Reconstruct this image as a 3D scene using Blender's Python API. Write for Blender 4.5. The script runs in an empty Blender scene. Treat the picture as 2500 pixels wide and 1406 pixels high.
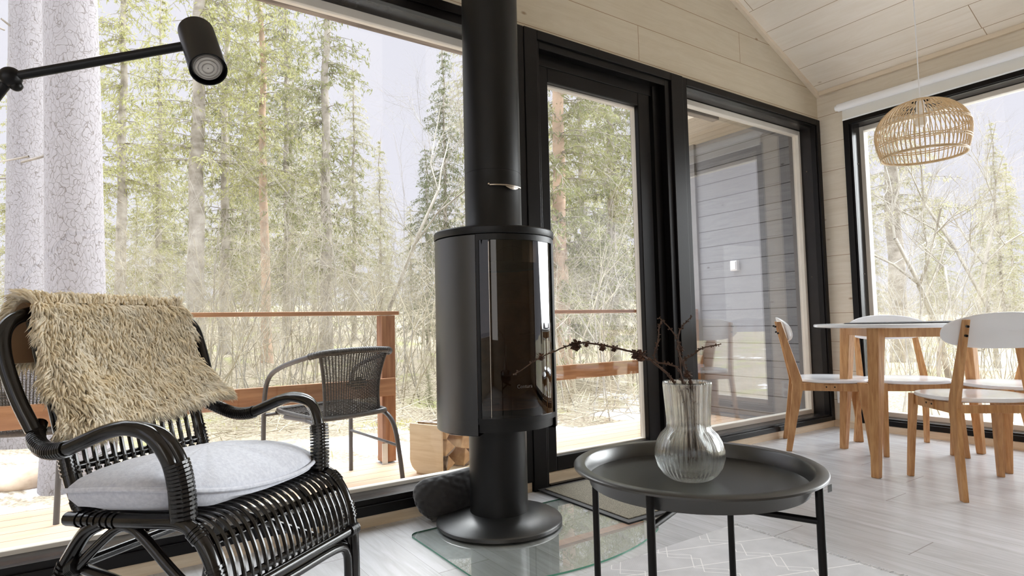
import bpy, math, random
import numpy as np
from mathutils import Vector, Matrix
rnd = random.Random(7)
scn = bpy.context.scene
col = scn.collection

# ------------------------------------------------------------------ camera
W_, H_, F_ = 2500, 1406, 1459.4
YAW, PIT, ROL = math.radians(34.13), math.radians(3.406), math.radians(-1.253)
CAM = np.array([0.0, 0.0, 0.80])
fwd = np.array([math.sin(YAW)*math.cos(PIT), math.cos(YAW)*math.cos(PIT), math.sin(PIT)])
rr_ = np.array([math.cos(YAW), -math.sin(YAW), 0.0]); uu_ = np.cross(rr_, fwd)
RT = rr_*math.cos(ROL)+uu_*math.sin(ROL); UP = -rr_*math.sin(ROL)+uu_*math.cos(ROL)
cam_d = bpy.data.cameras.new('camera'); cam_d.sensor_width = 36; cam_d.lens = 36*F_/W_
cam_d.clip_start = 0.02; cam_d.clip_end = 300
cam = bpy.data.objects.new('camera', cam_d); col.objects.link(cam)
M = Matrix(((RT[0], UP[0], -fwd[0], CAM[0]), (RT[1], UP[1], -fwd[1], CAM[1]), (RT[2], UP[2], -fwd[2], CAM[2]), (0, 0, 0, 1)))
cam.matrix_world = M
scn.camera = cam
def ray(x, y): return fwd+RT*(x-W_/2)/F_-UP*(y-H_/2)/F_
def at(x, y, d): return CAM+ray(x, y)*d                       # pixel + forward distance
def onz(x, y, z): r = ray(x, y); return CAM+r*(z-CAM[2])/r[2]
def ony(x, y, Y): r = ray(x, y); return CAM+r*Y/r[1]

# ------------------------------------------------------------------ view + light
scn.view_settings.view_transform = 'Standard'; scn.view_settings.look = 'None'
scn.view_settings.gamma = 1.0; scn.view_settings.use_curve_mapping = False
scn.view_settings.exposure = 0.0
scn.cycles.use_denoising = True
scn.cycles.max_bounces = 10; scn.cycles.diffuse_bounces = 7; scn.cycles.glossy_bounces = 4
scn.cycles.transmission_bounces = 8; scn.cycles.transparent_max_bounces = 24
scn.cycles.caustics_reflective = False; scn.cycles.caustics_refractive = False
scn.cycles.sample_clamp_indirect = 6.0
world = bpy.data.worlds.new('overcast'); scn.world = world; world.use_nodes = True
wn = world.node_tree; wn.nodes.clear()
wo = wn.nodes.new('ShaderNodeOutputWorld'); wb = wn.nodes.new('ShaderNodeBackground')
wt = wn.nodes.new('ShaderNodeTexCoord'); ws = wn.nodes.new('ShaderNodeSeparateXYZ'); wr = wn.nodes.new('ShaderNodeValToRGB')
wn.links.new(wt.outputs['Generated'], ws.inputs[0]); wn.links.new(ws.outputs['Z'], wr.inputs[0])
wn.links.new(wr.outputs[0], wb.inputs[0]); wn.links.new(wb.outputs[0], wo.inputs[0])
SKY = 10.5                                                    # overcast: zenith boosted far above the horizon, added to light room and trees
cr = wr.color_ramp; cr.elements[0].position = 0.0; cr.elements[1].position = 1.0
cr.elements[0].color = (.93/SKY, .92/SKY, 1.02/SKY, 1); cr.elements[1].color = (.91, .96, 1, 1)
e = cr.elements.new(.46); e.color = (.93/SKY, .92/SKY, 1.02/SKY, 1)
e = cr.elements.new(.62); e.color = (.48, .505, .54, 1)
wb.inputs[1].default_value = SKY
def area(name, loc, rot, sx, sy, power, colr=(1, 1, 1)):
    l = bpy.data.lights.new(name, 'AREA'); l.shape = 'RECTANGLE'; l.size = sx; l.size_y = sy; l.energy = power; l.color = colr
    o = bpy.data.objects.new(name, l); col.objects.link(o); o.location = loc; o.rotation_euler = rot; return o
area('back_fill_light', (-1.65, -2.5, 1.45), (math.radians(90), 0, math.radians(-14)), 1.2, 1.7, 16, (1.0, .98, .96))  # added fill lamp in front of the closed back wall, no window there
area('left_fill_light', (-2.40, -.6, 1.45), (0, math.radians(-90), 0), 1.5, 3.0, 6, (1.0, .98, .96))  # added fill lamp at the unseen left opening
sun = bpy.data.lights.new('veiled_sun', 'SUN'); sun.energy = 2.9; sun.angle = math.radians(35); sun.color = (.98, .99, 1)
so = bpy.data.objects.new('veiled_sun', sun); col.objects.link(so); so.rotation_euler = Vector((-.42, -.62, -.66)).to_track_quat('-Z', 'Y').to_euler()

side = bpy.data.lights.new('low_side_fill', 'SUN'); side.energy = 7.0; side.angle = math.radians(40); side.color = (.95, .98, 1)  # added low sun lamp from the right, brightens fleece, chairs and tray
sd = bpy.data.objects.new('low_side_fill', side); col.objects.link(sd); sd.rotation_euler = Vector((-.95, .16, -.25)).to_track_quat('-Z', 'Y').to_euler()

# ------------------------------------------------------------------ colour + material helpers
def s2l(c):
    c = c/255.0
    return c/12.92 if c <= .04045 else ((c+.055)/1.055)**2.4
def rgb(r, g, b): return (s2l(r), s2l(g), s2l(b), 1)
class NT:
    def __init__(s, name):
        s.m = bpy.data.materials.new(name); s.m.use_nodes = True; s.t = s.m.node_tree; s.t.nodes.clear()
        s.out = s.n('ShaderNodeOutputMaterial'); s.b = s.n('ShaderNodeBsdfPrincipled'); s.l(s.b.outputs[0], s.out.inputs[0])
    def n(s, k, **kw):
        x = s.t.nodes.new(k)
        for a, v in kw.items(): setattr(x, a, v)
        return x
    def l(s, a, b): s.t.links.new(a, b)
    def math(s, op, a, b=None, c=None):
        x = s.n('ShaderNodeMath', operation=op)
        for i, v in enumerate((a, b, c)):
            if v is None: continue
            if isinstance(v, (int, float)): x.inputs[i].default_value = v
            else: s.l(v, x.inputs[i])
        return x.outputs[0]
    def mix(s, f, a, b, blend='MIX'):
        x = s.n('ShaderNodeMix', data_type='RGBA', blend_type=blend)
        for i, v in ((0, f), (6, a), (7, b)):
            if isinstance(v, (int, float)): x.inputs[i].default_value = v
            elif isinstance(v, tuple): x.inputs[i].default_value = v
            else: s.l(v, x.inputs[i])
        return x.outputs[2]
    def ramp(s, f, stops):
        x = s.n('ShaderNodeValToRGB'); r = x.color_ramp
        r.elements[0].position = stops[0][0]; r.elements[0].color = stops[0][1]
        r.elements[1].position = stops[-1][0]; r.elements[1].color = stops[-1][1]
        for p, c in stops[1:-1]: e = r.elements.new(p); e.color = c
        s.l(f, x.inputs[0]); return x.outputs[0]
    def coord(s, kind='Object'):
        return s.n('ShaderNodeTexCoord').outputs[kind] if kind != 'World' else s.n('ShaderNodeNewGeometry').outputs['Position']
    def noise(s, vec, scale, detail=3, rough=.5, dist=0, sc3=None):
        if sc3:
            mp = s.n('ShaderNodeMapping'); mp.inputs['Scale'].default_value = sc3; s.l(vec, mp.inputs[0]); vec = mp.outputs[0]
        x = s.n('ShaderNodeTexNoise'); x.inputs['Scale'].default_value = scale; x.inputs['Detail'].default_value = detail
        x.inputs['Roughness'].default_value = rough; x.inputs['Distortion'].default_value = dist; s.l(vec, x.inputs[0]); return x.outputs[0]
    def bump(s, h, strength=.3, dist=.01):
        x = s.n('ShaderNodeBump'); x.inputs['Strength'].default_value = strength; x.inputs['Distance'].default_value = dist
        s.l(h, x.inputs['Height']); s.l(x.outputs[0], s.b.inputs['Normal']); return x
def mat(name, c, rough=.5, metal=0, var=0.0, vscale=8, bump=0, bscale=60, c2=None, spec=.5, sheen=0, sc3=None):
    k = NT(name); k.b.inputs['Roughness'].default_value = rough; k.b.inputs['Metallic'].default_value = metal
    k.b.inputs['Specular IOR Level'].default_value = spec
    if sheen: k.b.inputs['Sheen Weight'].default_value = sheen
    if c2 is None: c2 = tuple(min(1, x*(1-var)) for x in c[:3])+(1,)
    v = k.coord('Object'); f = k.noise(v, vscale, 4, .55, sc3=sc3)
    k.l(k.ramp(f, [(.35, c), (.65, c2)]), k.b.inputs['Base Color'])
    if bump: k.bump(k.noise(v, bscale, 3), bump, .002)
    return k.m

def planks(name, across, along, width, length, base, dark, groove, rough=.5, gw=.012, jitter=.06, knots=.35, bmp=.4, offset=0.0, grain=1.0, joints=True):
    """Boards laid side by side: `across`/`along` are axis letters or a (x,y,z) weight for the across coordinate."""
    k = NT(name); p = k.coord('World'); sp = k.n('ShaderNodeSeparateXYZ'); k.l(p, sp.inputs[0])
    A = sp.outputs['XYZ'.index(across)]; B = sp.outputs['XYZ'.index(along)]
    a = k.math('DIVIDE', k.math('ADD', A, 20+offset), width); row = k.math('FLOOR', a); fr = k.math('FRACT', a)
    wn_ = k.n('ShaderNodeTexWhiteNoise', noise_dimensions='1D'); k.l(row, wn_.inputs['W'])
    sh = k.math('MULTIPLY', wn_.outputs['Value'], 7.31)
    b = k.math('ADD', k.math('DIVIDE', k.math('ADD', B, 20), length), sh); cell = k.math('FLOOR', b); fb = k.math('FRACT', b)
    wn2 = k.n('ShaderNodeTexWhiteNoise', noise_dimensions='2D'); cx = k.n('ShaderNodeCombineXYZ'); k.l(row, cx.inputs[0]); k.l(cell, cx.inputs[1]); k.l(cx.outputs[0], wn2.inputs[0])
    rv = wn2.outputs['Value']
    # stretched grain
    cc = k.n('ShaderNodeCombineXYZ'); k.l(k.math('MULTIPLY', A, 1/width*1.1), cc.inputs[0]); k.l(k.math('ADD', k.math('MULTIPLY', B, .9), k.math('MULTIPLY', rv, 31)), cc.inputs[1]); k.l(k.math('MULTIPLY', rv, 17), cc.inputs[2])
    g = k.noise(cc.outputs[0], 3.0, 6, .6, 1.2); g2 = k.noise(cc.outputs[0], 14, 4, .6, .4, sc3=(1, .12, 1))
    colr = k.mix(k.math('MULTIPLY', k.ramp(g, [(.38, (0, 0, 0, 1)), (.7, (1, 1, 1, 1))]), .55*grain), base, dark)
    colr = k.mix(k.math('MULTIPLY', k.ramp(g2, [(.5, (0, 0, 0, 1)), (.72, (1, 1, 1, 1))]), .5*grain), colr, dark)
    colr = k.mix(k.math('MULTIPLY', rv, jitter*4), colr, dark)
    if knots:
        vo = k.n('ShaderNodeTexVoronoi', feature='F1'); vo.inputs['Scale'].default_value = 1.0
        kc = k.n('ShaderNodeCombineXYZ'); k.l(k.math('MULTIPLY', A, 9), kc.inputs[0]); k.l(k.math('MULTIPLY', B, 4.5), kc.inputs[1]); k.l(kc.outputs[0], vo.inputs[0])
        kn = k.ramp(vo.outputs['Distance'], [(.03, (1, 1, 1, 1)), (.10, (0, 0, 0, 1))])
        sel = k.math('GREATER_THAN', k.n('ShaderNodeSeparateColor').outputs[0] if False else k.math('FRACT', k.math('MULTIPLY', vo.outputs['Distance'], 0.0)), -1) if False else None
        wn3 = k.n('ShaderNodeTexWhiteNoise', noise_dimensions='3D'); k.l(vo.outputs['Position'], wn3.inputs[0])
        s_ = k.math('GREATER_THAN', wn3.outputs['Value'], 1-knots)
        colr = k.mix(k.math('MULTIPLY', k.math('MULTIPLY', kn, s_), .75), colr, groove)
    hw = gw/width/2
    edge = k.math('MINIMUM', fr, k.math('SUBTRACT', 1, fr)); ln = k.math('LESS_THAN', edge, hw)
    if joints:
        edb = k.math('MINIMUM', fb, k.math('SUBTRACT', 1, fb)); ln2 = k.math('LESS_THAN', edb, .0025/length/2*1.6)
        ln = k.math('MAXIMUM', ln, ln2)
    colr = k.mix(k.math('MULTIPLY', ln, .85), colr, groove)
    k.l(colr, k.b.inputs['Base Color']); k.b.inputs['Roughness'].default_value = rough
    if bmp: k.bump(k.math('SUBTRACT', 1, ln), bmp, .003)
    return k.m

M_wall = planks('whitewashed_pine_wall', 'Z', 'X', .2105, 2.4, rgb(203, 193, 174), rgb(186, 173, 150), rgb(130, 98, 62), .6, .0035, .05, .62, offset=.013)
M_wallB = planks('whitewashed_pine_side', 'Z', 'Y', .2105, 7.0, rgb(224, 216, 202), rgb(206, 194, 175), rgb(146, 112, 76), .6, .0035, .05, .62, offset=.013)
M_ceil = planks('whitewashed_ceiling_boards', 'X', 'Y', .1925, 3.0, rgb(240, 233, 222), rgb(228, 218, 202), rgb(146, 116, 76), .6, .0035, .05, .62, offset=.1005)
M_floor = planks('pale_laminate_floor', 'X', 'Y', .19, 1.3, rgb(203, 204, 208), rgb(170, 168, 168), rgb(150, 145, 142), .26, .0016, .07, 0, .05, grain=1.15)
M_deck = planks('larch_deck_boards', 'Y', 'X', .122, 3.6, rgb(226, 198, 172), rgb(206, 172, 140), rgb(120, 90, 66), .7, .006, .06, .3, joints=False)
M_clad = planks('grey_stained_cladding', 'Z', 'Y', .145, 5, rgb(140, 142, 146), rgb(112, 114, 120), rgb(40, 38, 38), .7, .007, .05, .6, joints=False)
M_soffit = planks('pale_soffit_boards', 'X', 'Y', .12, 4, rgb(190, 178, 160), rgb(165, 152, 132), rgb(110, 90, 66), .7, .004, .05, .4, joints=False)
M_trim = mat('whitewashed_trim', rgb(226, 212, 192), .55, var=.08, vscale=3, sc3=(1, 1, 6))
M_base = mat('pale_pine_skirting', rgb(224, 208, 184), .5, c2=rgb(204, 184, 156), vscale=4, sc3=(1, 1, 12))
M_black = mat('black_painted_wood', rgb(14, 11, 11), .36, var=.15, bump=.08, bscale=90, spec=.22)
M_black2 = mat('dark_grey_painted_reveal', rgb(44, 41, 40), .25, var=.12, bump=.08, bscale=70, spec=.22)
M_bead = mat('cream_glazing_bead', rgb(226, 220, 210), .45, var=.05)
M_alu = mat('dull_aluminium', rgb(205, 208, 210), .35, .6)
M_screw = mat('steel_screw', rgb(120, 112, 104), .35, .9)
M_stove = mat('matt_black_stove_steel', rgb(8, 8, 8), .40, .0, var=.06, vscale=30, bump=.05, bscale=400, spec=.30)
M_stove_lit = mat('matt_black_stove_lit', rgb(24, 24, 24), .36, var=.06, vscale=30, spec=.9)  # same paint as the rest of the stove, lightened to mimic reflected window light
M_steel = mat('satin_steel', rgb(200, 190, 178), .25, 1.0)
M_lampb = mat('black_powder_coat', rgb(10, 9, 10), .38, var=.1, spec=.22)
M_rattan = mat('black_lacquered_rattan', rgb(9, 7, 6), .18, var=.25, vscale=25, bump=.12, bscale=60, c2=rgb(18, 14, 12))
M_wrap = mat('black_cane_binding', rgb(18, 15, 14), .28, var=.3, vscale=60, bump=.3, bscale=200)
M_table = mat('matt_black_tray_metal', rgb(30, 30, 29), .33, .0, var=.06, vscale=20, bump=.04, bscale=300, spec=1.0)
M_tleg = mat('black_tube', rgb(12, 10, 10), .38, spec=.22)
M_white = mat('white_lacquer', rgb(244, 247, 252), .12, var=.02)
M_blind = mat('white_blind_fabric', rgb(226, 226, 222), .8, var=.03)
M_oak = mat('honey_brown_hardwood', rgb(200, 154, 104), .42, c2=rgb(170, 120, 72), vscale=5, sc3=(14, 14, 1.6), bump=.03)
M_wick = mat('dark_grey_poly_rattan', rgb(44, 42, 42), .4, c2=rgb(66, 62, 60), vscale=90)
M_pcf = mat('grey_powder_coated_tube', rgb(84, 82, 84), .4, var=.2)
M_rail = mat('red_brown_stained_timber', rgb(178, 134, 100), .65, c2=rgb(150, 106, 76), vscale=3, sc3=(1.2, 14, 14), bump=.1)
M_post = mat('stained_post', rgb(164, 120, 88), .65, c2=rgb(132, 90, 64), vscale=3, sc3=(14, 14, 1.2), bump=.1)
M_ply = mat('birch_plywood', rgb(218, 200, 170), .5, c2=rgb(204, 182, 150), vscale=4, sc3=(1, 1, 10))
M_log = mat('split_birch_wood', rgb(206, 178, 140), .8, c2=rgb(150, 116, 84), vscale=9, bump=.4, bscale=40)
M_bark = mat('log_bark', rgb(96, 80, 70), .9, c2=rgb(190, 180, 170), vscale=20, bump=.5, bscale=50)
M_rat = mat('natural_rattan', rgb(222, 200, 166), .5, c2=rgb(202, 174, 134), vscale=20)
M_mitt = mat('black_quilted_cotton', rgb(26, 23, 25), .7, var=.2, vscale=40, sheen=.5)
M_cush = mat('pale_grey_cotton', rgb(204, 207, 216), .9, c2=rgb(188, 191, 202), vscale=120, bump=.25, bscale=350, sheen=.15)
M_twig = mat('dark_larch_twig', rgb(58, 42, 34), .8, c2=rgb(84, 60, 44), vscale=60)
M_cone = mat('brown_larch_cone', rgb(92, 62, 44), .8, c2=rgb(60, 40, 30), vscale=80)
M_brick = mat('firebrick', rgb(150, 110, 80), .9, c2=rgb(112, 80, 58), vscale=8)
M_mat = mat('grey_ribbed_mat', rgb(150, 144, 128), .95, c2=rgb(92, 86, 76), vscale=260, bump=.5, bscale=300)
M_matb = mat('black_rubber_edge', rgb(52, 50, 52), .6)
def leaf_mat(n, a, c2):
    m = mat('spruce_needles_'+n, a, .7, c2=c2, vscale=2.2); t = m.node_tree; b_ = [x for x in t.nodes if x.type == 'BSDF_PRINCIPLED'][0]; o_ = [x for x in t.nodes if x.type == 'OUTPUT_MATERIAL'][0]; r_ = [x for x in t.nodes if x.type == 'VALTORGB'][0]
    tl = t.nodes.new('ShaderNodeBsdfTranslucent'); mx = t.nodes.new('ShaderNodeMixShader'); mx.inputs[0].default_value = .38
    t.links.new(r_.outputs[0], tl.inputs[0]); t.links.new(b_.outputs[0], mx.inputs[1]); t.links.new(tl.outputs[0], mx.inputs[2]); t.links.new(mx.outputs[0], o_.inputs[0]); return m
M_leaf = [leaf_mat(n, a, c_) for n, a, c_ in (('olive', rgb(150, 150, 104), rgb(116, 120, 80)), ('deep', rgb(112, 120, 76), rgb(78, 88, 50)), ('pale', rgb(182, 180, 128), rgb(154, 154, 102)), ('grey', rgb(188, 184, 158), rgb(160, 158, 128)))]  # haze put into the colour: needle tints are lightened
M_straw = mat('bare_straw_branches', rgb(194, 185, 164), .85, c2=rgb(148, 138, 118), vscale=2)
M_gbr = mat('bare_grey_branches', rgb(184, 178, 168), .85, c2=rgb(138, 130, 120), vscale=2)
M_tr_g = mat('grey_spruce_bark', rgb(176, 168, 160), .9, c2=rgb(130, 122, 112), vscale=5, bump=.4, bscale=20)
M_tr_r = mat('red_pine_bark', rgb(208, 178, 156), .9, c2=rgb(172, 150, 134), vscale=3, bump=.4, bscale=20)
M_grass = mat('spring_grass', rgb(168, 170, 96), .9, c2=rgb(196, 186, 130), vscale=6)

def pine_bark():
    k = NT('plated_pine_bark'); p = k.coord('Object')
    mp = k.n('ShaderNodeMapping'); mp.inputs['Scale'].default_value = (1, 1, .55); k.l(p, mp.inputs[0])
    nz = k.n('ShaderNodeTexNoise'); nz.inputs['Scale'].default_value = 9; k.l(mp.outputs[0], nz.inputs[0])
    ad = k.n('ShaderNodeVectorMath', operation='MULTIPLY_ADD'); k.l(nz.outputs['Color'], ad.inputs[0]); ad.inputs[1].default_value = (.16, .16, .16); k.l(mp.outputs[0], ad.inputs[2])
    vo = k.n('ShaderNodeTexVoronoi', feature='DISTANCE_TO_EDGE'); vo.inputs['Scale'].default_value = 30; k.l(ad.outputs[0], vo.inputs[0])
    fine = k.noise(p, 60, 5, .6)
    plate = k.mix(fine, rgb(152, 148, 152), rgb(122, 117, 118))
    crack = k.ramp(vo.outputs['Distance'], [(.0, (0, 0, 0, 1)), (.05, (1, 1, 1, 1))])
    k.l(k.mix(crack, rgb(98, 90, 88), plate), k.b.inputs['Base Color']); k.b.inputs['Roughness'].default_value = .9
    k.bump(crack, .35, .015); return k.m
M_pbark = pine_bark()

def thin_glass(name, tint, f0, gloss_rough=.0):
    k = NT(name); k.t.nodes.remove(k.b)
    lw = k.n('ShaderNodeLayerWeight'); lw.inputs[0].default_value = .5
    f5 = k.math('POWER', lw.outputs['Facing'], 2.5)
    fr = k.math('ADD', f0, k.math('MULTIPLY', f5, 1-f0))
    tr = k.n('ShaderNodeBsdfTransparent'); tr.inputs[0].default_value = tint
    gl = k.n('ShaderNodeBsdfGlossy'); gl.inputs['Roughness'].default_value = gloss_rough
    mx = k.n('ShaderNodeMixShader'); k.l(fr, mx.inputs[0]); k.l(tr.outputs[0], mx.inputs[1]); k.l(gl.outputs[0], mx.inputs[2]); k.l(mx.outputs[0], k.out.inputs[0])
    return k.m
M_glass = thin_glass('window_glass', (.985, .99, .985, 1), .045)
M_sglass = thin_glass('dark_ceramic_stove_glass', (.34, .27, .21, 1), .05)
M_padg = thin_glass('green_tinted_plate_glass', (.93, .965, .945, 1), .08)
def real_glass(name, c):
    k = NT(name); k.b.inputs['Base Color'].default_value = c; k.b.inputs['Roughness'].default_value = .0
    k.b.inputs['Transmission Weight'].default_value = 1; k.b.inputs['IOR'].default_value = 1.45; return k.m
M_vase = real_glass('clear_ribbed_glass', (.985, .995, .99, 1))
_t = M_vase.node_tree; _tr = _t.nodes.new('ShaderNodeBsdfTransparent'); _tr.inputs[0].default_value = (.96, .975, .97, 1); _mx = _t.nodes.new('ShaderNodeMixShader'); _mx.inputs[0].default_value = .45
_b = [n for n in _t.nodes if n.type == 'BSDF_PRINCIPLED'][0]; _o = [n for n in _t.nodes if n.type == 'OUTPUT_MATERIAL'][0]
_t.links.new(_b.outputs[0], _mx.inputs[1]); _t.links.new(_tr.outputs[0], _mx.inputs[2]); _t.links.new(_mx.outputs[0], _o.inputs[0])
M_padedge = mat('green_glass_edge', rgb(90, 150, 128), .1, var=.1)
M_lens = real_glass('lamp_lens', (1, 1, 1, 1))

def rug_mat():
    k = NT('woven_grey_rug'); p = k.coord('World'); sp = k.n('ShaderNodeSeparateXYZ'); k.l(p, sp.inputs[0])
    X, Y = sp.outputs[0], sp.outputs[1]
    # lozenge-and-hexagon line pattern made from three line families
    def zig(u, v, per, amp, wid, ph=0):
        t = k.math('PINGPONG', k.math('ADD', v, ph), amp)
        d = k.math('ABSOLUTE', k.math('SUBTRACT', k.math('FRACT', k.math('ADD', k.math('DIVIDE', k.math('ADD', u, t), per), 30)), .5))
        return k.math('LESS_THAN', d, wid/per/2)
    a = zig(X, Y, .22, .075, .0045)
    b = zig(X, k.math('MULTIPLY', Y, -1), .22, .075, .0045, .04)
    c = k.math('LESS_THAN', k.math('ABSOLUTE', k.math('SUBTRACT', k.math('FRACT', k.math('ADD', k.math('DIVIDE', k.math('ADD', Y, k.math('MULTIPLY', X, .35)), .15), 20)), .5)), .014)
    ln = k.math('MAXIMUM', k.math('MAXIMUM', a, b), c)
    wv = k.math('SINE', k.math('MULTIPLY', X, 1500)); wv2 = k.math('SINE', k.math('MULTIPLY', Y, 1300)); w = k.math('MULTIPLY', wv, wv2)
    wf = k.math('ADD', .5, k.math('MULTIPLY', w, .5))
    base = k.mix(wf, rgb(196, 196, 199), rgb(222, 221, 223)); base = k.mix(k.noise(p, 14, 4), base, rgb(178, 178, 181))
    k.l(k.mix(k.math('MULTIPLY', ln, .9), base, rgb(232, 230, 230)), k.b.inputs['Base Color']); k.b.inputs['Roughness'].default_value = .95
    k.bump(wf, .3, .002); return k.m
M_rug = rug_mat()
def ground_mat():
    k = NT('thawing_forest_floor'); p = k.coord('World')
    f = k.noise(p, .55, 5, .6, .6); g = k.noise(p, 5, 5, .7); h = k.noise(p, 30, 3, .7)
    soil = k.mix(g, rgb(138, 122, 104), rgb(86, 74, 58)); soil = k.mix(k.ramp(h, [(.4, (0, 0, 0, 1)), (.6, (1, 1, 1, 1))]), soil, rgb(168, 158, 138))
    green = k.mix(k.ramp(k.noise(p, .9, 3), [(.55, (0, 0, 0, 1)), (.65, (1, 1, 1, 1))]), soil, rgb(140, 140, 92))
    sp = k.n('ShaderNodeSeparateXYZ'); k.l(p, sp.inputs[0])
    far = k.math('MULTIPLY', k.math('MINIMUM', k.math('MAXIMUM', k.math('SUBTRACT', sp.outputs[1], 6.3), 0), 1.6), .13)
    farx = k.math('MULTIPLY', k.math('MINIMUM', k.math('MAXIMUM', k.math('SUBTRACT', sp.outputs[0], 7.5), 0), 1.6), .10)
    f = k.math('SUBTRACT', k.math('SUBTRACT', f, far), farx)
    mixf = k.math('ADD', f, k.math('MULTIPLY', k.math('SUBTRACT', g, .5), .22))
    sn = k.ramp(mixf, [(.47, (0, 0, 0, 1)), (.53, (1, 1, 1, 1))])
    k.l(k.mix(sn, green, rgb(240, 240, 246)), k.b.inputs['Base Color']); k.b.inputs['Roughness'].default_value = .9
    k.bump(g, .6, .05); return k.m
M_ground = ground_mat()
def wool_mat():
    k = NT('cream_wool'); p = k.coord('Object'); f = k.noise(p, 18, 4)
    k.l(k.ramp(f, [(.3, rgb(255, 250, 236)), (.7, rgb(252, 240, 212))]), k.b.inputs['Base Color']); k.b.inputs['Roughness'].default_value = .95
    k.b.inputs['Sheen Weight'].default_value = .0
    tl = k.n('ShaderNodeBsdfTranslucent'); tl.inputs[0].default_value = rgb(250, 236, 208); mx = k.n('ShaderNodeMixShader'); mx.inputs[0].default_value = .42
    k.l(k.b.outputs[0], mx.inputs[1]); k.l(tl.outputs[0], mx.inputs[2]); k.l(mx.outputs[0], k.out.inputs[0]); return k.m
M_wool = wool_mat()
M_hide = mat('tan_hide_skin', rgb(150, 116, 84), .9)

# ------------------------------------------------------------------ mesh helpers
def link(name, verts, faces, m, parent=None, smooth=False, uvs=None):
    me = bpy.data.meshes.new(name)
    v = np.asarray(verts, dtype=np.float32).reshape(-1, 3)
    if isinstance(faces, np.ndarray) and faces.ndim == 2:
        n, k = faces.shape
        me.vertices.add(len(v)); me.vertices.foreach_set('co', v.ravel())
        me.loops.add(n*k); me.loops.foreach_set('vertex_index', faces.astype(np.int32).ravel())
        me.polygons.add(n); me.polygons.foreach_set('loop_start', np.arange(0, n*k, k, dtype=np.int32))
        me.update(calc_edges=True)
    else:
        me.from_pydata([tuple(map(float, p)) for p in v], [], [tuple(int(i) for i in f) for f in faces]); me.update()
    me.validate()
    if smooth: me.polygons.foreach_set('use_smooth', np.ones(len(me.polygons), dtype=bool)); me.update()
    me.materials.append(m)
    o = bpy.data.objects.new(name, me); col.objects.link(o)
    if parent is not None: o.parent = parent
    return o
def tag(o, label=None, cat=None, group=None, kind=None):
    if label: o['label'] = label
    if cat: o['category'] = cat
    if group: o['group'] = group
    if kind: o['kind'] = kind
    return o
def empty(name, loc, rz=0.0, label=None, cat=None, group=None, kind=None):
    o = bpy.data.objects.new(name, None); col.objects.link(o); o.location = [float(x) for x in loc]; o.rotation_euler = (0, 0, rz)
    o.empty_display_size = .1
    return tag(o, label, cat, group, kind)
def copy_tree(o, parent=None):
    c = o.copy(); col.objects.link(c)
    if parent is not None: c.parent = parent
    for ch in [x for x in bpy.data.objects if x.parent == o]: copy_tree(ch, c)
    return c
def catmull(pts, n=8, closed=False):
    P = [np.array(p, float) for p in pts]; out = []
    m = len(P)
    for i in range(m if closed else m-1):
        p0 = P[(i-1) % m] if closed or i > 0 else P[0]*2-P[1]
        p1 = P[i]; p2 = P[(i+1) % m]
        p3 = P[(i+2) % m] if closed or i+2 < m else P[-1]*2-P[-2]
        for t in np.linspace(0, 1, n, endpoint=False):
            out.append(.5*((2*p1)+(-p0+p2)*t+(2*p0-5*p1+4*p2-p3)*t*t+(-p0+3*p1-3*p2+p3)*t**3))
    if not closed: out.append(P[-1])
    return out
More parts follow.
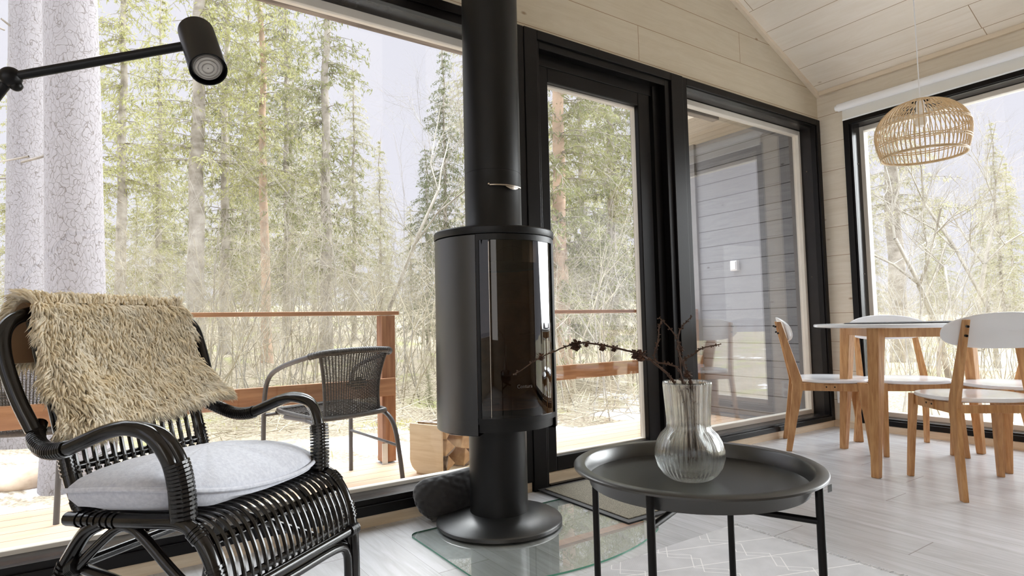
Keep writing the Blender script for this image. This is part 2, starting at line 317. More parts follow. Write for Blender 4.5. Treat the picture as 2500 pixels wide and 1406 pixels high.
class MB:
    def __init__(s): s.v = []; s.f = []
    def add(s, v, f):
        b = len(s.v); s.v += [tuple(map(float, p)) for p in v]; s.f += [tuple(i+b for i in q) for q in f]; return s
    def box(s, a, b):
        x0, y0, z0 = [min(p, q) for p, q in zip(a, b)]; x1, y1, z1 = [max(p, q) for p, q in zip(a, b)]
        return s.add([(x0, y0, z0), (x1, y0, z0), (x1, y1, z0), (x0, y1, z0), (x0, y0, z1), (x1, y0, z1), (x1, y1, z1), (x0, y1, z1)],
                     [(0, 3, 2, 1), (4, 5, 6, 7), (0, 1, 5, 4), (1, 2, 6, 5), (2, 3, 7, 6), (3, 0, 4, 7)])
    def prism(s, poly, z0, z1, axis=2):
        n = len(poly); v = []
        for z in (z0, z1):
            for p in poly:
                q = [0, 0, 0]; ax = [i for i in range(3) if i != axis]; q[ax[0]] = p[0]; q[ax[1]] = p[1]; q[axis] = z; v.append(q)
        return s.add(v, [tuple(range(n-1, -1, -1)), tuple(range(n, 2*n))]+[(i, (i+1) % n, n+(i+1) % n, n+i) for i in range(n)])
    def tube(s, pts, r, sides=8, closed=False, cap=True, sm=0, sq=None):
        if sm: 
            if not np.isscalar(r):
                rr = list(r); pts2 = catmull(pts, sm, closed); r = list(np.interp(np.linspace(0, len(rr)-1, len(pts2)), range(len(rr)), rr)); pts = pts2
            else: pts = catmull(pts, sm, closed)
        P = [np.array(p, float) for p in pts]; n = len(P)
        R = [r]*n if np.isscalar(r) else list(r)
        T = []
        for i in range(n):
            a = P[(i-1) % n] if closed or i > 0 else P[i]; b = P[(i+1) % n] if closed or i < n-1 else P[i]
            t = b-a; T.append(t/(np.linalg.norm(t)+1e-12))
        up = np.array([0, 0, 1.0]) if abs(T[0][2]) < .9 else np.array([1.0, 0, 0])
        u = np.cross(T[0], up); u /= np.linalg.norm(u); v = []
        for i in range(n):
            u = u-T[i]*(u@T[i]); u /= (np.linalg.norm(u)+1e-12); w = np.cross(T[i], u)
            for k in range(sides):
                a = 2*math.pi*(k+.5)/sides
                v.append(P[i]+(u*math.cos(a)+w*math.sin(a)*(sq or 1))*R[i])
        f = []
        for i in range(n if closed else n-1):
            j = (i+1) % n
            for k in range(sides): f.append((i*sides+k, i*sides+(k+1) % sides, j*sides+(k+1) % sides, j*sides+k))
        if cap and not closed: f.append(tuple(range(sides-1, -1, -1))); f.append(tuple((n-1)*sides+k for k in range(sides)))
        return s.add(v, f)
    def lathe(s, prof, c=(0, 0, 0), seg=48, a0=0, a1=2*math.pi, rmod=None):
        full = abs(a1-a0-2*math.pi) < 1e-6; n = seg if full else seg+1; v = []
        for i, (r, z) in enumerate(prof):
            for k in range(n):
                a = a0+(a1-a0)*k/seg; q = r+(rmod(i, a) if rmod else 0)
                v.append((c[0]+q*math.cos(a), c[1]+q*math.sin(a), c[2]+z))
        f = []
        for i in range(len(prof)-1):
            for k in range(seg):
                k2 = (k+1) % n; f.append((i*n+k, i*n+k2, (i+1)*n+k2, (i+1)*n+k))
        return s.add(v, f)
    def sphere(s, c, r, seg=12, rings=8, sc=(1, 1, 1)):
        prof = [(r*math.sin(math.pi*i/rings)+1e-5, -r*math.cos(math.pi*i/rings)) for i in range(rings+1)]
        b = len(s.v); s.lathe(prof, (0, 0, 0), seg)
        s.v[b:] = [(c[0]+x*sc[0], c[1]+y*sc[1], c[2]+z*sc[2]) for x, y, z in s.v[b:]]; return s
    def disc(s, c, r, seg=48, z=0): return s.add([(c[0]+r*math.cos(2*math.pi*k/seg), c[1]+r*math.sin(2*math.pi*k/seg), c[2]) for k in range(seg)], [tuple(range(seg))])
    def move(s, b, Mx):
        s.v[b:] = [tuple(Mx @ Vector(p)) for p in s.v[b:]]; return s
    def build(s, name, m, parent=None, smooth=False, bevel=0, kind=None, label=None):
        o = link(name, s.v, s.f, m, parent, False)
        if smooth:
            me = o.data; me.polygons.foreach_set('use_smooth', np.ones(len(me.polygons), dtype=bool))
            me.set_sharp_from_angle(angle=math.radians(38))
        if bevel:
            md = o.modifiers.new('bevel', 'BEVEL'); md.width = bevel; md.segments = 2; md.limit_method = 'ANGLE'; md.angle_limit = math.radians(40)
        if kind: o['kind'] = kind
        if label: o['label'] = label
        return o
def struct(name, mb, m, **k): o = mb.build(name, m, None, **k); o['kind'] = 'structure'; return o

# ------------------------------------------------------------------ room shell
Y0, X0 = 2.364, 4.429                   # inner faces of the glazed wall and of the right wall
ZC = 2.48; SL = .46; XR = 1.0           # eaves height, ceiling slope, ridge
XL, YB = -2.43, -2.6
def zceil(x): return ZC+SL*(X0-x) if x > XR else ZC+SL*(X0-XR)-SL*(XR-x)
WT = .17
struct('floor', MB().box((XL-.1, YB-.1, -.06), (X0+.02, Y0+.02, 0)), M_floor)
# front wall: boards above, between and below the openings
b = MB()
b.prism([(XL, 2.255), (X0+WT, 2.255), (X0+WT, zceil(X0)+.03), (X0, zceil(X0)+.03), (XR, zceil(XR)+.03), (XL, zceil(XL)+.03)], Y0, Y0+WT, axis=1)
b.box((XL, Y0, -.1), (-1.3, Y0+WT, 2.255)); b.box((4.40, Y0, 0), (X0+WT, Y0+WT, 2.255))
b.box((-1.3, Y0+.004, -.1), (1.70, Y0+WT, .06)); b.box((2.80, Y0+.004, -.1), (4.40, Y0+WT, .06)); b.box((1.70, Y0+.05, -.1), (2.80, Y0+WT, 0.0))
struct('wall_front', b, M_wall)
# right wall with its opening y from -1.2 to 2.135
b = MB()
b.box((X0, 2.15, 0), (X0+WT, Y0+WT, ZC)); b.box((X0, YB, 2.22), (X0+WT, 2.15, ZC+.02)); b.box((X0, YB, 0), (X0+WT, 2.15, .07)); b.box((X0, YB, 0), (X0+WT, -1.2, 2.3))
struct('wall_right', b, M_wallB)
b = MB(); b.box((XL-.12, YB, 0), (XL, Y0+.1, .65)); b.box((XL-.12, YB, 2.25), (XL, Y0+.1, zceil(XL)+.02)); b.box((XL-.12, YB, .65), (XL, -2.15, 2.25)); b.box((XL-.12, .95, .65), (XL, Y0+.1, 2.25)); struct('wall_left', b, M_wallB)  # opening in this unseen wall is added to let fill light in
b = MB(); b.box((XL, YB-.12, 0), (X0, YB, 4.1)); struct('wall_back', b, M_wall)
b = MB()
for xa, xb in ((XR, X0+WT), (XR, XL-.1)):
    za = zceil(XR); zb = ZC-SL*(xb-X0) if xb > XR else zceil(xb)
    b.add([(xa, YB-.1, za), (xb, YB-.1, zb), (xb, Y0+.1, zb), (xa, Y0+.1, za), (xa, YB-.1, za+.1), (xb, YB-.1, zb+.1), (xb, Y0+.1, zb+.1), (xa, Y0+.1, za+.1)],
          [(0, 1, 2, 3), (7, 6, 5, 4), (0, 4, 5, 1), (1, 5, 6, 2), (2, 6, 7, 3), (3, 7, 4, 0)])
struct('ceiling', b, M_ceil)
def sloped(xa, xb, y0, y1, drop):
    q = []
    for x in (xa, xb): q += [(x, y0, zceil(x)), (x, y1, zceil(x)), (x, y1, zceil(x)-drop), (x, y0, zceil(x)-drop)]
    return MB().add(q, [(0, 1, 2, 3), (7, 6, 5, 4), (0, 4, 5, 1), (1, 5, 6, 2), (2, 6, 7, 3), (3, 7, 4, 0)])
o = sloped(XR, X0-.002, Y0-.028, Y0-.001, .030).build('trim_1', M_trim); o['kind'] = 'structure'
struct('trim_2', MB().box((X0-.026, YB, ZC-.022), (X0-.001, Y0-.03, ZC+.008)), M_trim)
b = MB(); b.box((XL, Y0-.012, 0), (1.685, Y0+.002, .047)); b.box((2.79, Y0-.012, 0), (X0-.014, Y0+.002, .047)); struct('baseboard_front', b, M_base)
struct('baseboard_right', MB().box((X0-.014, YB, 0), (X0, Y0-.013, .047)), M_base)
struct('trim_3', MB().box((1.80, Y0+.012, .004), (2.67, Y0+.10, .055)), M_base)      # pale door sill below the sash

def frame_ring(b, x0, x1, z0, z1, t, y0, y1, tb=None, tt=None):
    tb = tb or t; tt = tt or t
    b.box((x0, y0, z0), (x0+t, y1, z1)); b.box((x1-t, y0, z0), (x1, y1, z1)); b.box((x0+t, y0, z0), (x1-t, y1, z0+tb)); b.box((x0+t, y0, z1-tt), (x1-t, y1, z1))
# --- window_1: the big fixed pane on the left
w1 = empty('window_1', (0, Y0, 0), kind='structure')
def inW(b, name, m, p, **k): 
    o = b.build(name, m, p, **k); o.location = (-p.location[0], -p.location[1], -p.location[2]); return o
b = MB(); X1a, X1b = -1.25, 1.689
frame_ring(b, X1a, X1b, .046, 2.275, .045, Y0-.022, Y0+.01, tb=.040, tt=.045)
inW(b, 'casing', M_black, w1, bevel=.003)
b = MB(); frame_ring(b, X1a+.03, X1b-.03, .070, 2.245, .035, Y0-.010, Y0+.02, tb=.040, tt=.052)
inW(b, 'inner_casing', M_black, w1, bevel=.002)
b = MB(); frame_ring(b, X1a+.04, X1b-.04, .075, 2.23, .02, Y0+.02, Y0+.158, tb=.032, tt=.035); inW(b, 'reveal', M_black2, w1)
b = MB(); frame_ring(b, X1a+.055, X1b-.055, .100, 2.20, .018, Y0+.125, Y0+.165, tb=.022, tt=.042); inW(b, 'glazing_bead', M_bead, w1, bevel=.002)
b = MB(); b.box((X1a+.07, Y0+.138, .116), (X1b-.07, Y0+.144, 2.165)); inW(b, 'pane', M_glass, w1)
# --- door_1: glazed terrace door
d1 = empty('door_1', (1.7, Y0, 0), kind='structure')
b = MB(); b.box((1.69, Y0-.026, 0.0), (1.770, Y0+.01, 2.275)); b.box((2.765, Y0-.026, 0.0), (2.868, Y0+.01, 2.275)); b.box((1.770, Y0-.026, 2.228), (2.765, Y0+.01, 2.275)); inW(b, 'casing', M_black, d1, bevel=.003)
b = MB(); b.box((1.755, Y0-.012, 0), (1.790, Y0+.10, 2.235)); b.box((2.72, Y0-.012, 0), (2.78, Y0+.03, 2.235)); b.box((2.66, Y0+.03, 0), (2.78, Y0+.12, 2.235)); b.box((1.79, Y0-.012, 2.19), (2.72, Y0+.04, 2.235)); b.box((1.79, Y0+.04, 2.13), (2.66, Y0+.12, 2.235)); inW(b, 'door_frame', M_black, d1, bevel=.003)
b = MB(); frame_ring(b, 1.79, 2.645, .058, 2.145, .095, Y0+.045, Y0+.115, tb=.072, tt=.09); inW(b, 'sash', M_black, d1, bevel=.004)
b = MB(); frame_ring(b, 1.838, 2.568, .118, 2.068, .020, Y0+.075, Y0+.110, tb=.018, tt=.022); inW(b, 'glazing_bead', M_bead, d1, bevel=.002)
b = MB(); b.box((1.85, Y0+.088, .125), (2.56, Y0+.094, 2.055)); inW(b, 'pane', M_glass, d1)
b = MB(); b.box((1.80, Y0-.012, .001), (2.70, Y0+.012, .014)); inW(b, 'threshold', M_black, d1)
# --- window_2: narrow fixed pane beside the corner
w2 = empty('window_2', (2.9, Y0, 0), kind='structure')
b = MB(); frame_ring(b, 2.868, 4.418, .046, 2.275, .042, Y0-.020, Y0+.01, tb=.034, tt=.045); inW(b, 'casing', M_black, w2, bevel=.003)
b = MB(); frame_ring(b, 2.895, 4.385, .075, 2.240, .018, Y0-.008, Y0+.03, tb=.014, tt=.016); inW(b, 'inner_casing', M_black, w2, bevel=.002)
b = MB(); frame_ring(b, 2.89, 4.40, .068, 2.245, .025, Y0+.02, Y0+.165, tb=.018, tt=.020); inW(b, 'reveal', M_black2, w2)
b = MB(); frame_ring(b, 2.90, 4.376, .085, 2.222, .026, Y0+.115, Y0+.165, tb=.032, tt=.036); inW(b, 'glazing_bead', M_bead, w2, bevel=.003)
b = MB(); b.box((2.925, Y0+.135, .115), (4.352, Y0+.141, 2.188)); inW(b, 'pane', M_glass, w2)
b = MB()
for z in (.30, 1.10, 1.90):
    b.sphere((4.374, Y0+.075, z), .005, 8, 6)
inW(b, 'frame_screws', M_screw, w2, smooth=True)
# --- window_3: right wall
w3 = empty('window_3', (X0, 1.0, 0), kind='structure')
def ring_y(b, y0, y1, z0, z1, t, x0, x1, tb=None, tt=None):
    tb = tb or t; tt = tt or t
    b.box((x0, y0, z0), (x1, y0+t, z1)); b.box((x0, y1-t, z0), (x1, y1, z1)); b.box((x0, y0+t, z0), (x1, y1-t, z0+tb)); b.box((x0, y0+t, z1-tt), (x1, y1-t, z1))
b = MB(); ring_y(b, -1.2, 2.172, .050, 2.240, .040, X0-.022, X0+.01, tb=.034, tt=.055); inW(b, 'casing', M_black, w3, bevel=.003)
b = MB(); ring_y(b, -1.17, 2.142, .078, 2.205, .024, X0-.010, X0+.02, tb=.018, tt=.025); inW(b, 'inner_casing', M_black, w3, bevel=.002)
b = MB(); ring_y(b, -1.17, 2.140, .072, 2.20, .020, X0+.02, X0+.165, tb=.022, tt=.020); inW(b, 'reveal', M_black2, w3)
b = MB(); ring_y(b, -1.16, 2.124, .092, 2.178, .032, X0+.105, X0+.165, tb=.034, tt=.034); inW(b, 'glazing_bead', M_bead, w3, bevel=.003)
b = MB(); b.box((X0+.130, -1.13, .12), (X0+.136, 2.095, 2.15)); inW(b, 'pane', M_glass, w3)
b = MB()
for z in (.30, 1.10, 1.90): b.sphere((X0+.06, 2.119, z), .005, 8, 6)
inW(b, 'frame_screws', M_screw, w3, smooth=True)

# ------------------------------------------------------------------ roller blind, sockets
rb = empty('roller_blind', (X0-.05, .6, 2.3), label='white roller blind rolled up above the right-hand window', cat='blind')
b = MB(); b.tube([(0, -2.0, .012), (0, 1.585, .012)], .028, 20); b.build('roll', M_white, rb, smooth=True)
b = MB(); b.tube([(0, 1.585, .012), (0, 1.602, .012)], .020, 16); b.build('end_cap', M_white, rb, smooth=True)
b = MB(); b.box((.024, -2.0, -.078), (.026, 1.570, .012)); b.build('hanging_fabric', M_blind, rb)
b = MB(); b.tube([(.025, -2.0, -.078), (.025, 1.570, -.078)], .006, 8); b.build('bottom_bar', M_white, rb, smooth=True)
sk = empty('wall_socket', (X0, 2.285, .235), label='white wall socket low on the strip between the two windows', cat='socket')
b = MB(); b.box((-.010, -.04, -.065), (0, .04, .065)); b.build('socket_plate', M_white, sk, bevel=.004)
for dz in (-.030, .030):
    b = MB(); b.lathe([(.001, 0), (.019, 0), (.021, .004), (.001, .004)], (0, 0, 0), 20); o = b.build('outlet', mat('socket_outlet_grey%d' % (dz > 0), rgb(200, 198, 196), .4), sk); o.rotation_euler = (0, -math.pi/2, 0); o.location = (-.0105, 0, dz)  # outlet inserts in plain pale grey

# ------------------------------------------------------------------ terrace
ZD = -.06
struct('terrace_deck', MB().box((-4, Y0+WT+.01, ZD-.10), (4.62, 3.80, ZD)), M_deck)
b = MB(); b.box((4.56, Y0+WT, -.25), (4.70, 3.66, 2.46)); struct('wall_terrace', b, M_clad)
b = MB(); b.box((4.535, Y0+WT+.0, ZD+.003), (4.559, 3.64, ZD+.025)); b.box((4.53, 3.60, ZD+.01), (4.559, 3.70, 2.44)); b.box((4.53, Y0+WT+.002, ZD+.01), (4.559, Y0+WT+.13, 2.44)); struct('trim_4', b, mat('grey_corner_board', rgb(128, 126, 126), .7, var=.15, bump=.1))
b = MB(); b.box((3.94, Y0+WT, 2.44), (4.75, 3.72, 2.50)); b.box((3.90, Y0+WT, 2.43), (3.939, 3.73, 2.52)); struct('terrace_soffit', b, M_soffit)
b = MB(); b.box((-4, 2.84, 2.335), (3.89, 2.90, 2.50)); b.box((-4, Y0+WT, 2.42), (3.89, 2.84, 2.46)); struct('roof_eave', b, mat('weathered_eave_board', rgb(150, 138, 128), .8, c2=rgb(96, 86, 78), vscale=3, sc3=(1, 8, 8), bump=.3))
xb = empty('outdoor_switch_box', (4.56, 3.215, 1.262), label='small white box on the grey cladding of the terrace wall', cat='switch box')
b = MB(); b.box((-.045, -.035, -.045), (0, .035, .045)); b.build('housing', M_white, xb, bevel=.008)
b = MB(); b.box((-.052, -.026, -.036), (-.0455, .026, .036)); b.build('cover_flap', M_white, xb, bevel=.004)
YR = 3.64
rl = empty('terrace_railing', (0, YR, ZD), label='stained timber railing left of the stove with a post at its open end', cat='railing')
b = MB(); b.box((-4, -.045, .932), (1.555, .045, .956)); b.build('handrail', M_rail, rl, bevel=.003)
b = MB(); b.box((-4, -.075, .425), (1.515, -.048, .535)); b.build('lower_board', M_rail, rl, bevel=.003)
for px_ in (1.482, -2.0):
    b = MB(); b.box((px_-.045, -.045, .012), (px_+.045, .045, .929)); p_ = b.build('post', M_post, rl, bevel=.004)
    b = MB(); b.box((px_-.055, -.055, 0), (px_+.055, .055, .005)); b.box((px_-.050, -.051, .004), (px_-.015, -.0455, .13)); b.build('post_shoe', M_alu, p_)
rl2 = empty('terrace_railing', (0, YR, ZD), label='stained timber railing seen through the glass door', cat='railing')
b = MB(); b.box((2.70, -.045, .930), (4.50, .045, .956)); b.build('handrail', M_rail, rl2, bevel=.003)
b = MB(); b.box((2.70, -.075, .425), (4.50, -.048, .535)); b.build('lower_board', M_rail, rl2, bevel=.003)
b = MB(); b.box((2.66, -.045, .005), (2.74, .045, .929)); b.build('post', M_post, rl2, bevel=.004)
b = MB(); b.box((4.42, -.045, .005), (4.50, .045, .929)); b.build('post', M_post, rl2, bevel=.004)

# ------------------------------------------------------------------ wood stove
SX, SY = 1.317, 2.069
st = empty('wood_stove', (SX, SY, .0065), label='round matt black wood stove on a pedestal, standing before the big window', cat='stove')
az_cam = math.atan2(-SY, -SX)                                   # towards the camera
door_mid = az_cam+math.radians(27)
b = MB(); b.lathe([(.001, .0), (.246, .0), (.2515, .004), (.2515, .016), (.246, .022), (.118, .050), (.001, .052)], seg=96); b.build('base', M_stove_lit, st, smooth=True)
b = MB(); b.lathe([(.1165, .045), (.1165, .40)], seg=64); b.build('column', M_stove, st, smooth=True)
R = .243
a0, a1 = door_mid+math.radians(44), door_mid+math.radians(360-44)
b = MB(); b.lathe([(.10, .382), (R-.004, .382), (R, .386), (R, 1.128), (R-.003, 1.130), (.10, 1.130)], seg=80, a0=a0, a1=a1); 
b.build('side_panel', M_stove_lit, st, smooth=True)
b = MB(); b.lathe([(.05, 1.133), (R+.001, 1.133), (R+.003, 1.137), (R+.003, 1.158), (R-.001, 1.163), (.12, 1.165)], seg=96); b.build('lid', M_stove, st, smooth=True)
b = MB(); b.lathe([(.05, .394), (R-.010, .394), (R-.010, .424), (.05, .424)], seg=60, a0=door_mid-math.radians(44), a1=door_mid+math.radians(44)); b.build('ash_lip', M_stove, st, smooth=True)
# door: curved dark glass in a thin frame
dr = MB(); A0, A1 = door_mid-math.radians(43.5), door_mid+math.radians(43.5)
Rd = R+.002
for z0, z1 in ((.426, .446), (1.108, 1.130)): dr.lathe([(Rd-.014, z0), (Rd, z0), (Rd, z1), (Rd-.014, z1), (Rd-.014, z0)], seg=40, a0=A0, a1=A1)
for s0, s1 in ((A0, A0+.05), (A1-.05, A1)): dr.lathe([(Rd-.014, .446), (Rd, .446), (Rd, 1.108), (Rd-.014, 1.108), (Rd-.014, .446)], seg=4, a0=s0, a1=s1)
door = dr.build('door', M_stove, st, smooth=True)
b = MB(); b.lathe([(Rd-.004, .446), (Rd-.004, 1.108)], seg=48, a0=A0+.05, a1=A1-.05); b.build('door_glass', M_sglass, door, smooth=True)
b = MB(); b.lathe([(Rd+.001, .45), (Rd+.001, 1.10)], seg=1, a0=A0+.20, a1=A0+.206); b.build('door_edge_strip', M_steel, door)
# firebox behind the glass
def polar(r, a): return (r*math.cos(a), r*math.sin(a))
b = MB(); b.lathe([(.19, .46), (.19, 1.02)], seg=24, a0=door_mid+math.radians(90), a1=door_mid+math.radians(270)); b.lathe([(.01, .47), (.20, .47)], seg=24, a0=0, a1=2*math.pi)
for s in (-1, 1):
    a_, c_ = polar(.06, door_mid+s*math.radians(60)), polar(.19, door_mid+s*math.radians(78))
    b.tube([(a_[0]*1.6, a_[1]*1.6, .75), (c_[0], c_[1], .75)], .004, 4)
b.build('firebox_lining', M_brick, st, smooth=True)
b = MB(); b.lathe([(.001, 1.03), (.20, 1.03), (.20, 1.12)], seg=32); b.build('baffle', M_stove, st)
# maker's lettering on the lower glass
cu = bpy.data.curves.new('lettering', 'FONT'); cu.body = 'Contura'; cu.size = .019; cu.align_x = 'CENTER'; cu.extrude = .0002
tx = bpy.data.objects.new('lettering', cu); col.objects.link(tx); tx.parent = door
ta = door_mid-math.radians(2); tx.location = ((Rd+.0012)*math.cos(ta), (Rd+.0012)*math.sin(ta), .555); tx.rotation_euler = (math.pi/2, 0, ta+math.pi/2)
tme = None
cu.materials.append(mat('grey_glass_print', rgb(84, 78, 74), .5))
bpy.context.view_layer.update(); tme = bpy.data.meshes.new_from_object(tx.evaluated_get(bpy.context.evaluated_depsgraph_get())); tx2 = bpy.data.objects.new('lettering', tme); col.objects.link(tx2); tx2.parent = door; tx2.location = tx.location; tx2.rotation_euler = tx.rotation_euler; bpy.data.objects.remove(tx); tx2.name = 'lettering'
# pipe
b = MB(); b.lathe([(.112, 1.165), (.1185, 1.168), (.1185, 1.196), (.1165, 1.199), (.1165, 1.4055), (.1155, 1.406), (.1155, 1.4085), (.1165, 1.409), (.1165, zceil(SX+.12)-.005)], seg=64); fp = b.build('flue_pipe', M_stove, st, smooth=True)
a_h = az_cam+math.radians(38)
hb = MB(); ring = []
for i in range(13):
    a = az_cam+math.radians(-7+i*5.9); ring.append(((.1165+.006)*math.cos(a), (.1165+.006)*math.sin(a), 1.342))
hb.tube(ring, .0042, 8); hb.tube([ring[0], tuple(q*1.06 if j < 2 else q+.003 for j, q in enumerate(ring[0]))], .004, 8)
for i in range(5, 11):
    a = az_cam+math.radians(-7+i*5.9); d_ = .014*math.sin(math.pi*(i-4)/7)
    hb.box((0, 0, 0), (0, 0, 0)) if False else None
pl = []
for i in range(5, 12):
    a = az_cam+math.radians(-7+i*5.9); pl.append((a, .013*math.sin(math.pi*(i-5)/6)))
v = []; 
for a, d_ in pl: v += [(.1245*math.cos(a), .1245*math.sin(a), 1.344), (.1245*math.cos(a), .1245*math.sin(a), 1.340-d_)]
hb.add(v, [(2*i, 2*i+1, 2*i+3, 2*i+2) for i in range(len(pl)-1)]); hb.build('damper_handle', M_steel, fp, smooth=True)

# glass hearth plate: rounded front, left rounded corner
def arcpts(cx, cy, r, a0, a1, n=10): return [(cx+r*math.cos(math.radians(a0+(a1-a0)*i/n)), cy+r*math.sin(math.radians(a0+(a1-a0)*i/n))) for i in range(n+1)]
hp = empty('glass_hearth_plate', (SX, SY, .0003), label='clear glass hearth plate with rounded front on the floor under the stove', cat='hearth plate')
x_l, x_r, y_b = .967, 1.80, 2.17
pts = arcpts(x_l+.04, y_b-.04, .04, 90, 180)
pts += [(x_l, 1.76)]+arcpts(x_l+.07, 1.655, .07, 190, 250, 6)
for x in np.linspace(1.06, 1.70, 16): pts.append((x, 2.43-math.sqrt(.81-(x-1.34)**2)))
pts += arcpts(1.73, 1.68, .055, -60, 10, 8)+[(1.787, 2.12)]+arcpts(1.747, 2.13, .04, 0, 90, 5)
pts = [(x-SX, y-SY) for x, y in pts]
n = len(pts)
b = MB(); b.add([(x, y, .006) for x, y in pts], [tuple(range(n))]); b.build('plate', M_padg, hp)
b = MB(); b.add([(x, y, 0) for x, y in pts]+[(x, y, .006) for x, y in pts], [(i, (i+1) % n, n+(i+1) % n, n+i) for i in range(n)]); b.build('polished_edge', M_padedge, hp)

# oven mitt lying against the window casing behind the stove
mc = at(1085, 1262, 2.46)
mt = empty('oven_mitt', (mc[0], mc[1], 0), label='black quilted oven mitt leaning on the window frame behind the stove', cat='oven mitt')
def mitt():
    o_ = np.array([mc[0], mc[1], 0]); sp = [p-o_ for p in catmull([at(1018, 1222, 2.47), at(1040, 1210, 2.465), (at(1085, 1200, 2.48)), at(1135, 1182, 2.52), at(1190, 1160, 2.58)], 12)]
    tq = np.linspace(0, 1, len(sp)); wd = np.interp(tq, [0, .03, .08, .16, .28, .5, .8, 1], [.006, .030, .050, .070, .084, .088, .080, .074])
    th = np.interp(tq, [0, .03, .08, .2, .5, 1], [.004, .018, .028, .040, .046, .036]); S = 64; v = []; f = []
    for i, p in enumerate(sp):
        t = np.array(sp[min(i+1, len(sp)-1)])-np.array(sp[max(i-1, 0)]); t /= np.linalg.norm(t)
        side = np.array([.10, .22, 1.0]); side -= t*(side @ t); side /= np.linalg.norm(side); nrm = np.cross(t, side)
        for k in range(S):
            a = 2*math.pi*k/S; u_ = wd[i]*math.cos(a); w_ = math.copysign(abs(math.sin(a))**.85, math.sin(a))*th[i]
            L1 = i/12.0*.062; q1 = (L1+u_)/.017*math.pi/1.0; q2 = (L1-u_)/.017*math.pi
            quilt = .010*(min(abs(math.sin(q1*.5)), abs(math.sin(q2*.5)))**.5-.5)*min(1, wd[i]/.05)
            v.append(np.array(p)+side*u_+nrm*(w_+math.copysign(quilt, w_ if abs(w_) > 1e-6 else 1)))
    n_ = len(sp)
    for i in range(n_-1):
        for k in range(S): f.append((i*S+k, i*S+(k+1) % S, (i+1)*S+(k+1) % S, (i+1)*S+k))
    f.append(tuple(range(S-1, -1, -1))); f.append(tuple((n_-1)*S+k for k in range(S)))
    return v, f
v, f = mitt(); b = MB(); b.add(v, f)
zmin = min(p[2] for p in b.v); b.v = [(x, y, z-zmin+.001) for x, y, z in b.v]; b.build('quilted_body', M_mitt, mt, smooth=True)
lp = [at(x_, y_, 2.57)-np.array([mc[0], mc[1], zmin]) for x_, y_ in ((1120, 1150), (1128, 1141), (1142, 1134), (1160, 1128))]
b = MB(); b.tube(lp, .0035, 6, sm=6); b.build('hanging_loop', M_mitt, mt, smooth=True)

# doormat and rug
dm = empty('doormat', (1.706, 1.738, .0068), label='dark grey ribbed doormat with black rubber edge before the glass door', cat='doormat')
b = MB(); b.box((.0, 0, 0), (.90, .604, .004)); b.build('rubber_backing', M_matb, dm, bevel=.0015)
b = MB(); b.box((.028, .028, .004), (.872, .576, .0085)); b.build('ribbed_pile', M_mat, dm, bevel=.002)
rg = empty('rug', (2.02, 1.49, .0005), label='pale grey flat-woven rug with white line pattern under the tray table', cat='rug')
b = MB()
N_ = 40
v = []; 
for j in range(9):
    for i in range(N_+1): v.append((-2.1*i/N_, -1.9*j/8, .004))
b.add(v, [(j*(N_+1)+i, j*(N_+1)+i+1, (j+1)*(N_+1)+i+1, (j+1)*(N_+1)+i) for j in range(8) for i in range(N_)]); b.box((-2.1, -1.9, 0), (0, 0, .0038)); b.build('woven_field', M_rug, rg)
b = MB(); r3 = random.Random(3)
for i in range(150):
    y = -1.9*i/150; a = r3.uniform(-.006, .006); b.tube([(-.002, y, .003), (.012, y+a*.5, .003), (.022+r3.uniform(0, .008), y+a, .0012)], .0012, 3, cap=False)
fr_ = b.build('fringe', M_rug, rg)

# ------------------------------------------------------------------ tray table
RIM = np.array([.925, .762, .53]); RT_ = .2275
tt = empty('tray_table', (RIM[0], RIM[1], .0048), label='low round black tray table standing on the pale rug', cat='coffee table')
zt = RIM[2]-.0048
prof = [(.001, zt-.030), (RT_-.032, zt-.030), (RT_-.028, zt-.0285), (RT_-.024, zt-.004), (RT_-.021, zt-.001), (RT_-.003, zt-.001), (RT_, zt-.003), (RT_, zt-.0065), (RT_-.004, zt-.0065), (RT_-.020, zt-.0065), (RT_-.0225, zt-.010), (RT_-.030, zt-.036), (.001, zt-.036)]
b = MB(); b.lathe(prof, seg=128); tr = b.build('tray', M_table, tt, smooth=True)
tr.rotation_euler = (RT[0]*0, 0, 0)
LA = [math.radians(a) for a in (20, 111, 200, 290)]
for a in LA:
    b = MB(); x, y = (RT_-.016)*math.cos(a), (RT_-.016)*math.sin(a)
    b.tube([(x, y, 0), (x, y, zt-.008)], .0068, 14); b.build('leg', M_tleg, tt, smooth=True)
for i in (0, 1):
    b = MB(); p = [((RT_-.016)*math.cos(a), (RT_-.016)*math.sin(a)) for a in (LA[i], LA[i+2])]
    z = zt-.060-.013*i
    b.tube([(p[0][0], p[0][1], z), (p[1][0], p[1][1], z)], .0058, 10); b.build('cross_bar', M_tleg, tt, smooth=True)
b = MB(); ring = [((RT_-.0165)*math.cos(a), (RT_-.0165)*math.sin(a), .012) for a in np.linspace(0, 2*math.pi, 64, endpoint=False)]
b.tube(ring, .0055, 8, closed=True); b.build('foot_ring', M_tleg, tt, smooth=True)
# knurled clip on the right leg
b = MB(); a = LA[3]; b.box(((RT_-.004)*math.cos(a)-.004, (RT_-.004)*math.sin(a)-.004, zt-.022), ((RT_+.004)*math.cos(a)+.006, (RT_+.004)*math.sin(a)+.004, zt-.010)); b.build('tray_catch', M_tleg, tt, bevel=.001)

